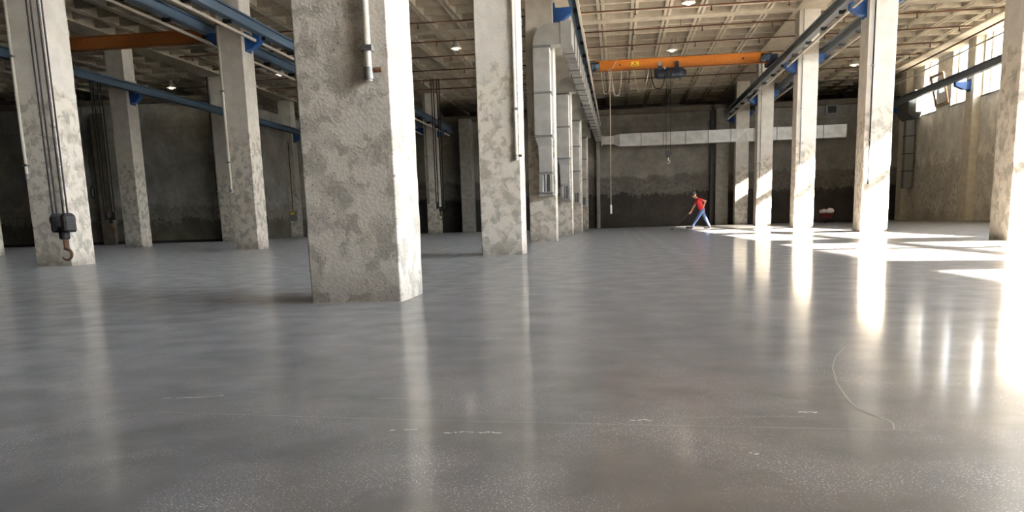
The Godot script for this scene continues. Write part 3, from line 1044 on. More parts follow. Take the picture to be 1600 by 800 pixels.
func hoists() -> void:
	var t := 60.0
	crane(t, -2.35, 10.95, 11.17, "bright orange bridge crane spanning the bay beside the sunlit columns", M.orange, true)
	crane(44.0, -32.1, -18.8, 11.05, "dark shadowed orange bridge crane over the pulley block side bay", M.orange_shaded, false)
	# trolley hoist under the bright crane
	var h := thing("hoist_trolley", v(3.6, 10.5, t), "black hoist trolley hanging from the bright orange crane girder", "hoist")
	var m := mb()
	m.lathe(v(3.6, 10.85, t), [Vector2(0, -0.62), Vector2(0.2, -0.6), Vector2(0.24, -0.45), Vector2(0.24, 0.45), Vector2(0.2, 0.6), Vector2(0, 0.62)], 16, Vector3.RIGHT)
	part("drum", m, M.motor, h)
	m = mb()
	hbox(m, 3.45, 3.8, 10.55, 11.05, t - 0.4, t + 0.3, 0.02)
	part("gearbox", m, M.dark, h)
	m = mb()
	m.lathe(v(4.35, 10.8, t), [Vector2(0, -0.3), Vector2(0.15, -0.3), Vector2(0.17, -0.1), Vector2(0.17, 0.2), Vector2(0.1, 0.28), Vector2(0, 0.28)], 14, Vector3.RIGHT)
	part("motor", m, M.motor, h)
	for q in [3.0, 4.15]:
		m = mb()
		hbox(m, q - 0.14, q + 0.14, 10.95, 11.5, t - 0.34, t - 0.27, 0.01)
		hbox(m, q - 0.14, q + 0.14, 10.95, 11.5, t + 0.27, t + 0.34, 0.01)
		hbox(m, q - 0.12, q + 0.12, 10.95, 11.1, t - 0.3, t + 0.3, 0.01)
		var ca := part("carriage", m, M.motor, h)
		m = mb()
		m.lathe(v(q - 0.02, 11.42, t - 0.34), [Vector2(0, 0.05), Vector2(0.09, 0.05), Vector2(0.09, -0.02)], 12, Vector3.BACK)
		part("wheel", m, M.steel if q < 3.5 else M.dark, ca)
	m = mb()
	hbox(m, 3.25, 3.38, 11.05, 11.2, t - 0.4, t - 0.3, 0.01)
	part("terminal_box", m, M.enamel, h)
	# hook on ropes
	var hk := thing("crane_hook", v(3.6, 4.7, t), "pale crane hook on long ropes below the bright orange crane", "hook")
	for q in [3.45, 3.75]:
		m = mb()
		m.tube([v(q, 5.3, t), v(q, 10.6, t)], 0.016 * U, 5)
		part("rope", m, M.black_cable, hk)
	m = mb()
	hbox(m, 3.5, 3.7, 5.1, 5.4, t - 0.09, t + 0.09, 0.02)
	m.lathe(v(3.6, 5.36, t), [Vector2(0, -0.07), Vector2(0.13, -0.07), Vector2(0.13, 0.07), Vector2(0, 0.07)], 12, Vector3.BACK)
	part("sheave_housing", m, M.dark, hk)
	m = mb()
	hook_shape(m, v(3.6, 5.12, t), 0.34)
	part("hook", m, M.enamel, hk)
	# festoon cables
	var gi := 0
	for q in [[-1.05, -0.42, 1.55], [-0.35, 0.35, 1.7], [1.2, 2.2, 1.5], [2.35, 3.4, 1.35]]:
		gi += 1
		m = mb()
		m.o = v((q[0] + q[1]) / 2, 11.1, t - 0.3)
		loop(m, q[0], q[1], 11.14, q[2], t - 0.3, 0.034)
		solo("festoon_cable", m, M.cable if gi != 4 else M.black_cable, m.o, ["cream cable loop at the duct end of the orange crane, outermost", "cream cable loop second from the duct end of the orange crane", "thin pale cable loop under the crane girder past the warning plate", "dark cable loop sagging towards the hoist trolley"][gi - 1], "cable", "festoon cables of the orange crane")
	m = mb()
	m.o = v(0.0, 11.9, t - 0.3)
	m.tube([v(0.02, 11.95, t - 0.28), v(-0.05, 11.7, t - 0.32), v(-0.25, 11.35, t - 0.34), v(-0.6, 11.15, t - 0.33)], 0.025 * U, 6)
	solo("hanging_cable", m, M.cable, m.o, "short cream cable slung across the girder's end near the ducts", "cable")
	for q in [[0.85, 10.2, "dark cable dropping straight from the girder between the loops and warning plate"], [2.0, 10.25, "dark cable dropping from the girder near the middle, left of hoist"]]:
		m = mb()
		m.o = v(q[0], q[1], t - 0.3)
		m.tube([v(q[0], 11.14, t - 0.3), v(q[0] + 0.05, 10.7, t - 0.3), v(q[0] - 0.06, q[1], t - 0.3)], 0.025 * U, 6)
		solo("hanging_cable", m, M.black_cable, m.o, q[2].replace("left of hoist", "next to hoist trolley"), "cable")
	var pd := thing("pendant_control", v(-0.46, 1.3, t), "long pale control pendant cable hanging from the orange crane almost to the floor", "pendant control")
	m = mb()
	m.tube([v(-0.46, 1.9, t), v(-0.46, 11.15, t)], 0.025 * U, 6)
	part("cable", m, M.cable, pd)
	m = mb()
	hbox(m, -0.53, -0.39, 1.3, 1.95, t - 0.06, t + 0.06, 0.02)
	part("button_box", m, M.enamel, pd)
	# pulley blocks
	hook_block(-14.52, 0.92, 20.0, 0.92, CEIL, -0.25, "big black pulley block with rusty hook hanging before the patchy column")
	hook_block(-41.4, 1.85, 63.0, 1.35, CEIL - 0.03, 0.3, "distant black hook block low beside the dim end wall column")
	hook_block(-15.85, 2.1, 73.0, 1.2, CEIL - 0.03, 0.3, "grimy hook block low in the gap past the massive column")
	var g := thing("rope_sling", v(-43.4, 3.9, 64.0), "small rope sling dangling between pulley block column and dim column", "sling")
	m = mb()
	m.tube([v(-43.7, SLAB - 0.03, 64), v(-43.6, 8.0, 64), v(-43.4, 4.9, 64)], 0.02 * U, 5)
	part("rope", m, M.black_cable, g)
	m = mb()
	var pts := []
	for i in 13:
		var a := TAU * i / 12.0 + PI / 2
		pts.append(v(-43.42 + cos(a) * 0.17, 4.4 + sin(a) * 0.5, 64))
	m.tube(pts, 0.06 * U, 6, false)
	part("eye", m, M.dark, g)


# ---------------------------------------------------------------- ducts
func duct_run(called: String, a: Vector3, b: Vector3, w: float, h: float, seg: float, axis_t: bool, label: String, mt: Material, taper := 0.0) -> Node3D:
	# a and b: centres of the two ends (hall units, y underside)
	var o := thing(called, v(a.x, a.y, a.z), label, "duct", "galvanised ducts")
	var n := int(round((b - a).length() / seg))
	for i in n:
		var p := a.lerp(b, float(i) / n)
		var q := a.lerp(b, float(i + 1) / n)
		var m := mb()
		if axis_t:
			hbox(m, (p.x + q.x) / 2 - w / 2, (p.x + q.x) / 2 + w / 2, p.y, p.y + h, p.z + 0.03, q.z - 0.03, 0.006)
			# cross-break crease on the sides
			var mid := (p.z + q.z) / 2
			hbox(m, (p.x + q.x) / 2 - w / 2 - 0.012, (p.x + q.x) / 2 + w / 2 + 0.012, p.y - 0.012, p.y + h, mid - 0.02, mid + 0.02)
		else:
			hbox(m, p.x + 0.03, q.x - 0.03, p.y, p.y + h, p.z - w / 2, p.z + w / 2, 0.006)
		part("duct_segment", m, mt, o)
		m = mb()
		if axis_t:
			hbox(m, q.x - w / 2 - 0.045, q.x + w / 2 + 0.045, q.y - 0.045, q.y + h + 0.045, q.z - 0.04, q.z + 0.04, 0.004)
		else:
			hbox(m, q.x - 0.04, q.x + 0.04, q.y - 0.045, q.y + h + 0.045, q.z - w / 2 - 0.045, q.z + w / 2 + 0.045, 0.004)
		part("flange", m, M.zinc_dull, o)
	return o


func duct_drop(t: float, label: String, y_bot := 2.15) -> void:
	# flat duct on the column's front face with a round shoulder towards the main duct
	var xl := M_X - 0.86
	var xr := M_X - 0.1
	var t1 := t - 0.02
	var t0 := t - 0.75
	var o := thing("duct_drop", v((xl + xr) / 2, y_bot, (t0 + t1) / 2), label, "duct", "duct drops on the columns")
	# shoulder: quarter round about (xr, 8.5)
	var m := mb()
	var yc := 8.55
	var ro := xr - xl
	var outer := []
	var inner := []
	var ri := 0.06
	for i in 13:
		var a := PI - PI / 2 * i / 12.0
		outer.append(Vector2(xr + cos(a) * ro, yc + sin(a) * (ro + 0.2)))
		inner.append(Vector2(xr + cos(a) * ri, yc + sin(a) * ri))
	outer.append(Vector2(M_X + 0.35, yc + ro + 0.2))
	inner.append(Vector2(M_X + 0.35, yc + ri))
	var ring := []
	for q in outer:
		ring.append(v(q.x, q.y, t0))
	for i in inner.size():
		var q: Vector2 = inner[inner.size() - 1 - i]
		ring.append(v(q.x, q.y, t0))
	m.slab(ring, v(0, 0, t1 - t0))
	part("elbow", m, M.zinc, o)
	m = mb()
	hbox(m, xl, xr, 4.75, yc, t0, t1, 0.008)
	part("riser", m, M.zinc, o)
	for y in [yc, 6.6, 4.72]:
		m = mb()
		hbox(m, xl - 0.05, xr + 0.05, y - 0.05, y + 0.05, t0 - 0.05, t1, 0.005)
		part("flange", m, M.zinc_dull, o)
	# reducer to the narrow outlet
	m = mb()
	var xa := xl + 0.16
	var top := [v(xl, 4.72, t0), v(xr, 4.72, t0), v(xr, 4.72, t1), v(xl, 4.72, t1)]
	var bot := [v(xa, 4.28, t0 + 0.1), v(xr, 4.28, t0 + 0.1), v(xr, 4.28, t1), v(xa, 4.28, t1)]
	var outs := [Vector3(0, 0, 1), Vector3(1, 0, 0), Vector3(0, 0, -1), Vector3(-1, 0, 0)]
	for i in 4:
		m.quad(top[i], top[(i + 1) % 4], bot[(i + 1) % 4], bot[i], outs[i])
	hbox(m, xa, xr, 3.15, 4.28, t0 + 0.1, t1, 0.006)
	part("reducer", m, M.zinc, o)
	# outlet with upright louvres
	m = mb()
	hbox(m, xa, xa + 0.12, y_bot, 3.15, t0 + 0.1, t1)
	hbox(m, xr - 0.12, xr, y_bot, 3.15, t0 + 0.1, t1)
	hbox(m, xa, xr, y_bot, y_bot + 0.12, t0 + 0.1, t1)
	hbox(m, xa, xr, 3.05, 3.15, t0 + 0.1, t1)
	hbox(m, xa, xr, y_bot, 3.15, t1 - 0.1, t1)
	hbox(m, xa - 0.06, xr + 0.06, y_bot - 0.05, y_bot, t0 + 0.04, t1, 0.004)
	var ob := part("outlet_box", m, M.zinc, o)
	m = mb()
	hbox(m, xa + 0.1, xr - 0.1, y_bot + 0.1, 3.07, t1 - 0.13, t1 - 0.1)
	part("black_backing", m, M.black, ob)  # black plate standing in for the darkness inside the outlet
	for i in 3:
		m = mb()
		var x := lerpf(xa + 0.12, xr - 0.12, (i + 0.5) / 3.0)
		m.box(v(x, (y_bot + 3.17) / 2, t0 + 0.18), Vector3(0.05, 0.43, 0.012) * U, 0.0, Basis(Vector3.UP, 0.7))
		part("slat", m, M.zinc_dull, ob)


func ducts() -> void:
	duct_run("main_duct", Vector3(-2.2, 8.6, 37.4), Vector3(-1.85, 8.6, 83.6), 0.5, 0.95, 2.2, true, "long square galvanised duct receding along the duct column row", M.zinc)
	duct_drop(M_T[2], "nearest galvanised duct drop with round shoulder and louvred outlet")
	duct_drop(M_T[3], "second galvanised duct drop, behind the nearest one", 2.2)
	duct_drop(M_T[4], "third galvanised duct drop along the duct row", 2.2)
	duct_drop(M_T[5], "farthest galvanised duct drop, beside the far wall", 2.2)
	duct_run("wall_duct", Vector3(0.2, 7.9, 83.2), Vector3(21.6, 7.9, 83.2), 1.0, 1.2, 2.15, false, "long galvanised duct across the far wall behind the man", M.zinc)
	org = v(-0.8, 8.2, 83.2)
	var mm := mb()
	hbox(mm, -1.48, -0.35, 8.2, 8.95, 82.8, 83.6, 0.01)
	var tp := [v(-0.35, 8.2, 82.8), v(-0.35, 8.95, 82.8), v(-0.35, 8.95, 83.6), v(-0.35, 8.2, 83.6)]
	var bg := [v(0.2, 7.9, 82.7), v(0.2, 9.1, 82.7), v(0.2, 9.1, 83.7), v(0.2, 7.9, 83.7)]
	var oo := [Vector3(0, 0, 1), Vector3.UP, Vector3(0, 0, -1), Vector3.DOWN]
	for i in 4:
		mm.quad(tp[i], bg[i], bg[(i + 1) % 4], tp[(i + 1) % 4], oo[i])
	hbox(mm, -1.53, -1.45, 8.1, 9.05, 82.7, 83.7, 0.005)
	solo("duct_reducer", mm, M.zinc, org, "small end piece with reducer of the duct across the far wall", "duct")
	# duct in the far corner of the window wall
	var o := thing("corner_duct", v(26.3, 2.9, 82.0), "grey duct elbow and drop on the window wall corner", "duct")
	var m := mb()
	hbox(m, 25.5, 26.95, 8.9, 11.3, 77.6, 81.5, 0.3)
	part("plenum", m, M.zinc_dull, o)
	for i in 4:
		m = mb()
		hbox(m, 26.0, 26.75, 2.9 + i * 1.55, 4.42 + i * 1.55, 79.9, 80.6, 0.01)
		part("duct_segment", m, M.zinc_dull, o)
		m = mb()
		hbox(m, 25.95, 26.8, 4.40 + i * 1.55, 4.48 + i * 1.55, 79.85, 80.65)
		part("flange", m, M.dark, o)


# ---------------------------------------------------------------- ceiling pipes and lamps
func ceiling_pipes() -> void:
	var k := 0
	for t in [51.95, 57.3, 62.25, 67.6, 72.0, 76.8]:
		k += 1
		var o := thing("sprinkler_pipe", v(4.5, 13.25, t), ["rusty sprinkler pipe crossing nearest the top edge, ahead of the orange crane", "second rusty sprinkler pipe ahead of the orange crane girder", "rusty sprinkler pipe running just above and behind the orange girder", "first rusty sprinkler pipe seen below the orange girder", "second rusty sprinkler pipe seen below the orange girder", "farthest rusty sprinkler pipe, near the dark end of the ceiling"][k - 1], "pipe", "sprinkler pipes under the ceiling")
		var m := mb()
		m.tube([v(-31, 13.25, t), v(24.3, 13.25, t)], 0.05 * U, 6)
		part("pipe", m, M.rust, o)
		for x in [-28.0, -8.0, 4.2, 20.0]:
			m = mb()
			m.tube([v(x, 13.25, t), v(x, SLAB, t)], 0.02 * U, 5)
			part("hanger_rod", m, M.rust, o)
		for i in 13:
			var x := -30.0 + i * 4.45
			m = mb()
			m.tube([v(x, 13.25, t), v(x, 12.98, t)], 0.035 * U, 6)
			m.lathe(v(x, 12.96, t), [Vector2(0, -0.015), Vector2(0.05, -0.01), Vector2(0.03, 0.03), Vector2(0, 0.03)], 8)
			part("sprinkler", m, M.rust, o)
	for a in [[24.6, 12.75, "brown pipe running along the window wall under the ceiling", M.rust], [24.9, 12.1, "pale pipe running along above the high windows", M.pipe], [14.6, 12.0, "grey pipe along the ceiling beside the sunlit columns", M.pipe]]:
		var m := mb()
		m.o = v(a[0], a[1], 45)
		m.tube([v(a[0], a[1], 8), v(a[0], a[1], 84.5)], 0.06 * U, 6)
		solo("ceiling_pipe", m, a[3], m.o, a[2], "pipe")


func lamp(x: float, y: float, t: float, label: String) -> void:
	var o := thing("high_bay_lamp", v(x, y, t), label, "lamp", "high bay lamps")
	var m := mb()
	m.tube([v(x, y + 0.4, t), v(x, SLAB, t)], 0.03 * U, 6)
	part("stem", m, M.dark, o)
	m = mb()
	m.lathe(v(x, y, t), [Vector2(0, 0.3), Vector2(0.08, 0.3), Vector2(0.09, 0.16), Vector2(0.13, 0.12), Vector2(0.2, 0.02), Vector2(0.24, -0.08), Vector2(0.23, -0.08), Vector2(0.19, 0.01), Vector2(0.1, 0.1), Vector2(0, 0.1)], 20)
	part("reflector", m, M.enamel, o)
	m = mb()
	m.lathe(v(x, y - 0.03, t), [Vector2(0, -0.14), Vector2(0.08, -0.12), Vector2(0.125, -0.04), Vector2(0.11, 0.04), Vector2(0.05, 0.1), Vector2(0, 0.1)], 16)
	part("bulb", m, M.bulb, o)
	var l := OmniLight3D.new()
	l.name = "lamp_light"
	l.light_color = Color(1.0, 0.92, 0.8)
	l.light_energy = 0.12
	l.light_size = 0.12
	l.omni_range = 80.0
	l.omni_attenuation = 2.0
	l.shadow_enabled = true
	l.position = Vector3(0, -0.04, 0)
	o.add_child(l, true)


func lamps() -> void:
	lamp(4.0, 13.0, 62.9, "glowing high bay lamp above the bright orange crane girder")
	lamp(4.0, 12.75, 48.6, "high bay lamp cut by the frame's top edge, ahead of the crane")
	lamp(19.5, 13.0, 73.3, "glowing high bay lamp between the two broad sunlit columns")
	lamp(-11.0, 13.0, 58.0, "glowing high bay lamp between the massive column and the one behind it")
	lamp(-26.2, 13.0, 63.7, "glowing high bay lamp close beside the massive column's dark side")
	lamp(-37.1, 13.0, 71.8 - 5.0, "glowing high bay lamp over the end wall, between shaded columns")


# ---------------------------------------------------------------- person and small things
func sdf_mesh(bones: Array, cell: float, k: float) -> ArrayMesh:
	var lo := Vector3.ONE * 1e9
	var hi := -lo
	for b in bones:
		for e in [[b[0], b[2]], [b[1], b[3]]]:
			lo = lo.min(e[0] - Vector3.ONE * (e[1] + 0.03))
			hi = hi.max(e[0] + Vector3.ONE * (e[1] + 0.03))
	var nx := int((hi.x - lo.x) / cell) + 2
	var ny := int((hi.y - lo.y) / cell) + 2
	var nz := int((hi.z - lo.z) / cell) + 2
	var acc := PackedFloat32Array()
	acc.resize(nx * ny * nz)
	for b in bones:
		var a: Vector3 = b[0]
		var c: Vector3 = b[1]
		var ra: float = b[2]
		var rb: float = b[3]
		var mx := maxf(ra, rb) + k * 5.0
		var l0 := ((a.min(c) - Vector3.ONE * mx - lo) / cell).floor()
		var l1 := ((a.max(c) + Vector3.ONE * mx - lo) / cell).ceil()
		var d := c - a
		var dd := maxf(d.length_squared(), 1e-9)
		for z in range(maxi(0, int(l0.z)), mini(nz, int(l1.z) + 1)):
			for y in range(maxi(0, int(l0.y)), mini(ny, int(l1.y) + 1)):
				for x in range(maxi(0, int(l0.x)), mini(nx, int(l1.x) + 1)):
					var p := lo + Vector3(x, y, z) * cell
					var h := clampf((p - a).dot(d) / dd, 0.0, 1.0)
					var dist := (p - a - d * h).length() - lerpf(ra, rb, h)
					if dist < k * 6.0:
						acc[(z * ny + y) * nx + x] += exp(-dist / k)
	# inside where the sum exceeds 1; surface nets
	var id := {}
	var st := SurfaceTool.new()
	st.begin(Mesh.PRIMITIVE_TRIANGLES)
	st.set_smooth_group(0)
	var corner := [0, 1, nx, nx + 1, nx * ny, nx * ny + 1, nx * ny + nx, nx * ny + nx + 1]
	var off := [Vector3(0, 0, 0), Vector3(1, 0, 0), Vector3(0, 1, 0), Vector3(1, 1, 0), Vector3(0, 0, 1), Vector3(1, 0, 1), Vector3(0, 1, 1), Vector3(1, 1, 1)]
	var edges := [[0, 1], [2, 3], [4, 5], [6, 7], [0, 2], [1, 3], [4, 6], [5, 7], [0, 4], [1, 5], [2, 6], [3, 7]]
	var f := PackedFloat32Array()
	f.resize(acc.size())
	for i in acc.size():
		f[i] = -k * log(acc[i]) if acc[i] > 1e-6 else k * 14.0
	var count := 0
	for z in nz - 1:
		for y in ny - 1:
			for x in nx - 1:
				var i := (z * ny + y) * nx + x
				var inside := 0
				for q in 8:
					if f[i + corner[q]] < 0.0:
						inside += 1
				if inside == 0 or inside == 8:
					continue
				var s := Vector3.ZERO
				var n := 0
				for e in edges:
					var fa := f[i + corner[e[0]]]
					var fb := f[i + corner[e[1]]]
					if (fa < 0.0) != (fb < 0.0):
						s += (off[e[0]] as Vector3).lerp(off[e[1]], fa / (fa - fb))
						n += 1
				st.add_vertex(lo + (Vector3(x, y, z) + s / n) * cell)
				id[i] = count
				count += 1
	for z in range(1, nz - 1):
		for y in range(1, ny - 1):
			for x in range(1, nx - 1):
				var i := (z * ny + y) * nx + x
				for ax in 3:
					var j: int = i + [1, nx, nx * ny][ax]
					if (f[i] < 0.0) == (f[j] < 0.0):
						continue
					var u: int = [nx, nx * ny, 1][ax]
					var w: int = [nx * ny, 1, nx][ax]
					var q := [i - u - w, i - w, i, i - u]
					if not (id.has(q[0]) and id.has(q[1]) and id.has(q[2]) and id.has(q[3])):
						continue
					var o := [0, 2, 1, 0, 3, 2] if f[i] < 0.0 else [0, 1, 2, 0, 2, 3]
					for r in o:
						st.add_index(id[q[r]])
	st.generate_normals()
	return st.commit()


func body_part(called: String, bones: Array, cell: float, k: float, m: Material, parent: Node3D) -> void:
	var o := MeshInstance3D.new()
	o.name = called
	o.mesh = sdf_mesh(bones, cell, k)
	o.material_override = m
	parent.add_child(o, true)


func person() -> void:
	var P := thing("person", v(6.28, 0, 63.6), "man in red T-shirt and blue jeans striding with a long pole", "person")
	var V := func(x: float, y: float, z: float) -> Vector3: return Vector3(x, y, z)
	var head := Vector3(-0.335, 1.575, 0)
	var hl := Vector3(0.045, 0.86, 0.09)
	var hr := Vector3(0.045, 0.86, -0.09)
	var kl := Vector3(-0.21, 0.46, 0.09)
	var kr := Vector3(0.21, 0.455, -0.09)
	var al := Vector3(-0.42, 0.115, 0.09)
	var ar := Vector3(0.37, 0.14, -0.09)
	var sl := Vector3(-0.13, 1.36, 0.185)
	var sr := Vector3(-0.15, 1.35, -0.185)
	var el := Vector3(0.16, 1.27, 0.25)
	var er := Vector3(-0.31, 1.06, -0.2)
	var wl := Vector3(0.10, 1.06, 0.13)
	var wr := Vector3(-0.455, 0.815, -0.06)
	var fwd := Vector3(-0.86, -0.45, 0).normalized()
	var upv := Vector3(-0.45, 0.86, 0).normalized()
	upv = Vector3(-0.42, 0.9, 0).normalized()
	fwd = Vector3(-0.9, -0.42, 0).normalized()
	var b := [
		[Vector3(-0.19, 1.39, 0), head + Vector3(0.02, -0.05, 0), 0.058, 0.052],
		[head - fwd * 0.02 + upv * 0.02, head + upv * 0.05, 0.088, 0.082],
		[head + fwd * 0.03 - upv * 0.05, head + fwd * 0.055 - upv * 0.085, 0.06, 0.042],
		[head + fwd * 0.095 - upv * 0.005, head + fwd * 0.112 - upv * 0.035, 0.01, 0.016],
		[head + fwd * 0.088 + upv * 0.022 + V.call(0, 0, 0.03), head + fwd * 0.09 + upv * 0.022 + V.call(0, 0, -0.03), 0.012, 0.012],
		[head - fwd * 0.005 - upv * 0.01 + V.call(0, 0, 0.088), head - fwd * 0.012 + upv * 0.02 + V.call(0, 0, 0.09), 0.013, 0.017],
		[head - fwd * 0.005 - upv * 0.01 + V.call(0, 0, -0.088), head - fwd * 0.012 + upv * 0.02 + V.call(0, 0, -0.09), 0.013, 0.017],
		[sl, sr, 0.062, 0.062], [Vector3(-0.15, 1.31, 0.06), Vector3(-0.03, 1.05, 0.05), 0.105, 0.095], [Vector3(-0.15, 1.31, -0.06), Vector3(-0.03, 1.05, -0.05), 0.105, 0.095],
		[Vector3(-0.03, 1.05, 0), Vector3(0.04, 0.88, 0), 0.115, 0.125],
		[hl, kl, 0.085, 0.058], [kl, al, 0.056, 0.038], [hr, kr, 0.085, 0.058], [kr, ar, 0.056, 0.038],
		[al, Vector3(-0.62, 0.08, 0.09), 0.038, 0.025], [ar, Vector3(0.24, 0.045, -0.09), 0.038, 0.025],
		[sl, el, 0.05, 0.042], [el, wl, 0.042, 0.029], [sr, er, 0.05, 0.042], [er, wr, 0.042, 0.029],
		[wl, wl + V.call(-0.03, -0.06, -0.03), 0.03, 0.034], [wr, wr + V.call(-0.035, -0.06, 0.03), 0.03, 0.034],
	]
	# fingers: the far hand closes round the pole, the near hand lies against the back
	for i in 4:
		var c: Vector3 = wr + V.call(-0.05 - 0.008 * i, -0.055 - 0.018 * i + 0.02, 0.035)
		b.append([c, c + V.call(-0.028, -0.012, 0.022), 0.0095, 0.009])
		b.append([c + V.call(-0.028, -0.012, 0.022), c + V.call(-0.008, -0.03, 0.04), 0.009, 0.008])
		var c2: Vector3 = wl + V.call(-0.02 + 0.017 * (i - 1), -0.085, -0.04)
		b.append([c2, c2 + V.call(-0.01, -0.05 - 0.006 * (i % 3), -0.012), 0.0095, 0.008])
	b.append([wr + V.call(-0.01, -0.03, 0.045), wr + V.call(-0.055, -0.065, 0.065), 0.011, 0.009])
	b.append([wl + V.call(-0.045, -0.05, -0.03), wl + V.call(-0.075, -0.075, -0.035), 0.011, 0.009])
	body_part("body", b, 0.0115, 0.012, M.skin, P)
	body_part("t_shirt", [
		[sl + V.call(0, 0, -0.02), sr + V.call(0, 0, 0.02), 0.078, 0.078], [Vector3(-0.15, 1.31, 0.06), Vector3(-0.02, 1.0, 0.055), 0.124, 0.122], [Vector3(-0.15, 1.31, -0.06), Vector3(-0.02, 1.0, -0.055), 0.124, 0.122],
		[Vector3(-0.02, 1.02, 0.05), Vector3(0.035, 0.86, 0.05), 0.125, 0.125], [Vector3(-0.02, 1.02, -0.05), Vector3(0.035, 0.86, -0.05), 0.125, 0.125],
		[sl, sl.lerp(el, 0.5), 0.07, 0.068], [sr, sr.lerp(er, 0.5), 0.07, 0.068]], 0.016, 0.014, M.red, P)
	body_part("jeans", [
		[Vector3(0.04, 0.88, 0.05), Vector3(0.04, 0.88, -0.05), 0.118, 0.118], [hl, kl, 0.1, 0.074], [kl, al + V.call(0.01, 0.03, 0), 0.074, 0.058], [hr, kr, 0.1, 0.074], [kr, ar + V.call(-0.01, 0.03, 0), 0.074, 0.058]], 0.016, 0.012, M.jeans, P)
	body_part("shoe", [[al + V.call(-0.01, -0.045, 0), Vector3(-0.67, 0.085, 0.09), 0.05, 0.036], [al + V.call(-0.03, -0.06, 0), Vector3(-0.68, 0.06, 0.09), 0.042, 0.03], [al, al + V.call(-0.01, -0.05, 0), 0.05, 0.05]], 0.012, 0.008, M.shoe, P)
	body_part("shoe", [[ar + V.call(0.03, -0.045, 0), Vector3(0.17, 0.04, -0.09), 0.05, 0.036], [ar, ar + V.call(0.03, -0.05, 0), 0.052, 0.05], [Vector3(0.2, 0.042, -0.09), Vector3(0.33, 0.07, -0.09), 0.042, 0.046]], 0.012, 0.008, M.shoe, P)
	body_part("cap", [[head + upv * 0.04 + V.call(0, 0, 0.012), head + upv * 0.06 - fwd * 0.025, 0.1, 0.094], [head + fwd * 0.09 + upv * 0.045 + V.call(0, 0, 0.03), head + fwd * 0.15 + upv * 0.02 + V.call(0, 0, 0.02), 0.014, 0.01], [head + fwd * 0.09 + upv * 0.045 + V.call(0, 0, -0.03), head + fwd * 0.15 + upv * 0.02 + V.call(0, 0, -0.02), 0.014, 0.01]], 0.012, 0.012, M.cap, P)
	# eyes and mouth
	org = Vector3.ZERO
	var m := mb()
	for s in [-1.0, 1.0]:
		m.box(head + fwd * 0.092 + upv * 0.004 + V.call(0, 0, 0.032 * s), Vector3(0.006, 0.006, 0.012), 0.003)
	part("eyes", m, M.black, P)
	m = mb()
	m.box(head + fwd * 0.093 - upv * 0.072, Vector3(0.006, 0.004, 0.022), 0.002)
	part("mouth", m, mat(rgb8(150, 90, 80), 0.6), P)
	# the pole
	var hand: Vector3 = P.position + wr + V.call(-0.055, -0.06, 0.045)
	var tip := v(4.05, 0.03, 62.6)
	var d := (hand - tip).normalized()
	var q := thing("floor_pole", tip, "thin long-handled floor scraper held by the walking man", "pole")
	m = mb()
	m.tube([tip, hand + d * 0.16], 0.012, 8)
	part("handle", m, M.dark, q)
	m = mb()
	m.box(tip + Vector3(-0.02, 0.002, 0), Vector3(0.05, 0.012, 0.12), 0.004)
	part("blade", m, M.dark, q)


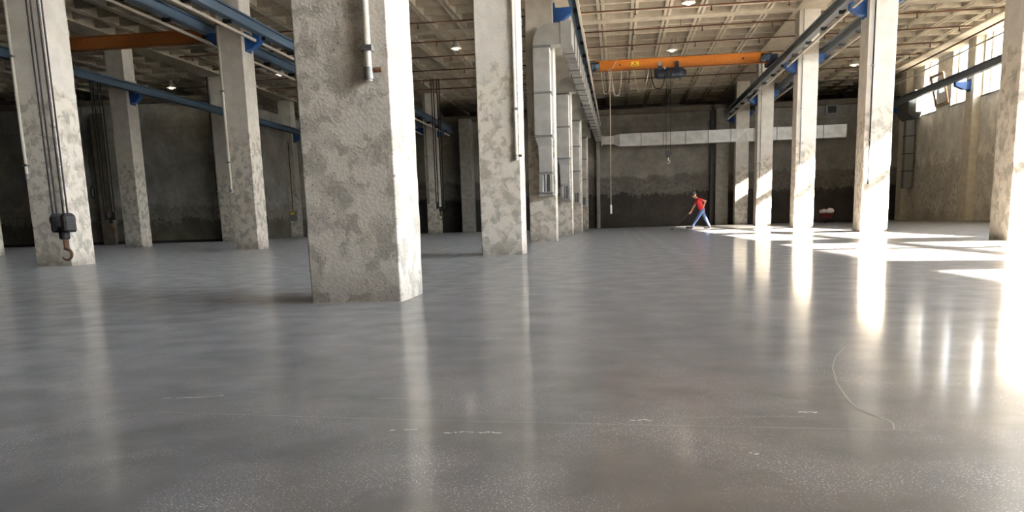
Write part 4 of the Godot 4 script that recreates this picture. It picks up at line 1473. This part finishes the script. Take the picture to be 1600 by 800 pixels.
func small_things() -> void:
	# red bin with white bags
	var x := 19.1
	var t := 79.0
	var o := thing("red_hopper", v(x, 0, t), "dark red hopper on thin legs by the far wall", "hopper")
	var m := mb()
	var top := [v(x - 0.55, 0.82, t - 0.4), v(x + 0.55, 0.82, t - 0.4), v(x + 0.55, 0.82, t + 0.4), v(x - 0.55, 0.82, t + 0.4)]
	var bot := [v(x - 0.35, 0.4, t - 0.28), v(x + 0.35, 0.4, t - 0.28), v(x + 0.35, 0.4, t + 0.28), v(x - 0.35, 0.4, t + 0.28)]
	var outs := [Vector3(0, 0, 1), Vector3(1, 0, 0), Vector3(0, 0, -1), Vector3(-1, 0, 0)]
	for i in 4:
		m.quad(top[i], top[(i + 1) % 4], bot[(i + 1) % 4], bot[i], outs[i])
	m.quad(bot[0], bot[1], bot[2], bot[3], Vector3.DOWN)
	m.quad(top[0] + Vector3(0, -0.03, 0), top[1] + Vector3(0, -0.03, 0), top[2] + Vector3(0, -0.03, 0), top[3] + Vector3(0, -0.03, 0), Vector3.UP)
	hbox(m, x - 0.6, x + 0.6, 0.78, 0.86, t - 0.45, t - 0.38, 0.004)
	part("tub", m, M.red_paint, o)
	for a in [[-0.42, -0.3], [0.42, -0.3], [-0.42, 0.3], [0.42, 0.3]]:
		m = mb()
		m.tube([v(x + a[0], 0.6, t + a[1]), v(x + a[0] * 1.15, 0.0, t + a[1] * 1.1)], 0.03 * U, 6)
		part("leg", m, M.dark, o)
	m = mb()
	m.lathe(v(x - 0.12, 0.16, t - 0.35), [Vector2(0, -0.05), Vector2(0.1, -0.05), Vector2(0.1, 0.05), Vector2(0, 0.05)], 14, Vector3.RIGHT)
	part("wheel", m, M.black, o)
	var i := 0
	for a in [[-0.22, 1.02, 0.28, "lumpy white sack on the red hopper, smaller one with a loop"], [0.3, 1.04, 0.34, "lumpy white sack on the red hopper, larger one"]]:
		var s := MeshInstance3D.new()
		s.name = numbered("white_sack")
		var k: float = a[2] * U
		var bones := [[Vector3(-0.5, 0, 0) * k, Vector3(0.5, 0.05, 0) * k, 0.55 * k, 0.6 * k], [Vector3(-0.2, 0.5, 0.1) * k, Vector3(0.4, 0.35, 0.1) * k, 0.35 * k, 0.4 * k], [Vector3(0.5, 0.2, -0.2) * k, Vector3(0.8, -0.1, 0) * k, 0.35 * k, 0.3 * k]]
		if i == 0:
			for j in 6:
				var a0 := deg_to_rad(100.0 + j * 28.0)
				var a1 := deg_to_rad(128.0 + j * 28.0)
				bones.append([Vector3(-0.75 + cos(a0) * 0.7, 0.0 + sin(a0) * 0.55, 0.3) * k, Vector3(-0.75 + cos(a1) * 0.7, 0.0 + sin(a1) * 0.55, 0.3) * k, 0.12 * k, 0.12 * k])
		s.mesh = sdf_mesh(bones, 0.022, 0.012)
		s.material_override = M.white_cloth
		add_child(s, true)
		s.position = v(x + a[0], a[1], t)
		meta(s, a[3], "sack", "white sacks on the red hopper")
		i += 1
	# electric box on the distant column
	var eb := thing("electric_box", v(-32.5, 1.7, 79.9), "small electric box with a yellow label on the distant dim column", "electric box")
	m = mb()
	hbox(m, -32.95, -32.2, 1.68, 2.65, 79.82, 80.05, 0.02)
	part("case", m, M.zinc_dull, eb)
	m = mb()
	hbox(m, -32.85, -32.4, 2.3, 2.55, 79.8, 79.83)
	part("label_plate", m, M.yellow, eb)
	m = mb()
	m.tube([v(-32.6, 2.65, 79.95), v(-32.6, 9.5, 79.95)], 0.04 * U, 6)
	part("conduit", m, M.dark, eb)
	# vent on the far wall
	var vb := thing("wall_vent", v(20.6, 10.3, 84.9), "small square dark vent high on the far wall", "vent")
	m = mb()
	for q in [[20.1, 21.25, 10.25, 10.4], [20.1, 21.25, 11.05, 11.2], [20.1, 20.28, 10.25, 11.2], [21.07, 21.25, 10.25, 11.2]]:
		hbox(m, q[0], q[1], q[2], q[3], 84.75, 85.0, 0.005)
	part("frame", m, M.zinc_dull, vb)
	m = mb()
	hbox(m, 20.2, 21.15, 10.3, 11.1, 84.94, 85.0)
	part("black_backing", m, M.black, vb)  # solid black plate in place of the dark hollow of the vent
	# steel post beside the far pilaster
	m = mb()
	m.o = v(9.35, 0, 84.5)
	hbox(m, 9.15, 9.55, 0, 11.7, 84.5, 84.9, 0.01)
	solo("steel_post", m, M.dark, m.o, "dark steel post on the far wall beside the pilaster", "post")
	# open sash in front of the pier between the far windows
	var sa := thing("open_sash", v(26.7, 9.5, 74.2), "brown inward-tilted window sash between the far high windows", "sash")
	var b := Basis(Vector3.BACK, 0.22)
	m = mb()
	var c := v(26.62, 10.7, 74.25)
	for s in [-1.0, 1.0]:
		m.box(c + b * Vector3(0, 0, s * 1.3 * U), Vector3(0.06, 1.25, 0.14) * U, 0.01, b)
		m.box(c + b * Vector3(0, s * 1.2 * U, 0), Vector3(0.06, 0.12, 1.3) * U, 0.01, b)
	part("sash_frame", m, M.brown, sa)
	m = mb()
	m.box(c, Vector3(0.01, 1.15, 1.25) * U, 0.0, b)
	part("pane", m, M.glass, sa)


func _ready() -> void:
	camera_and_light()
	make_materials()
	shell()
	ceiling()
	columns()
	ducts()
	runways()
	hoists()
	pipes()
	ceiling_pipes()
	lamps()
	person()
	small_things()
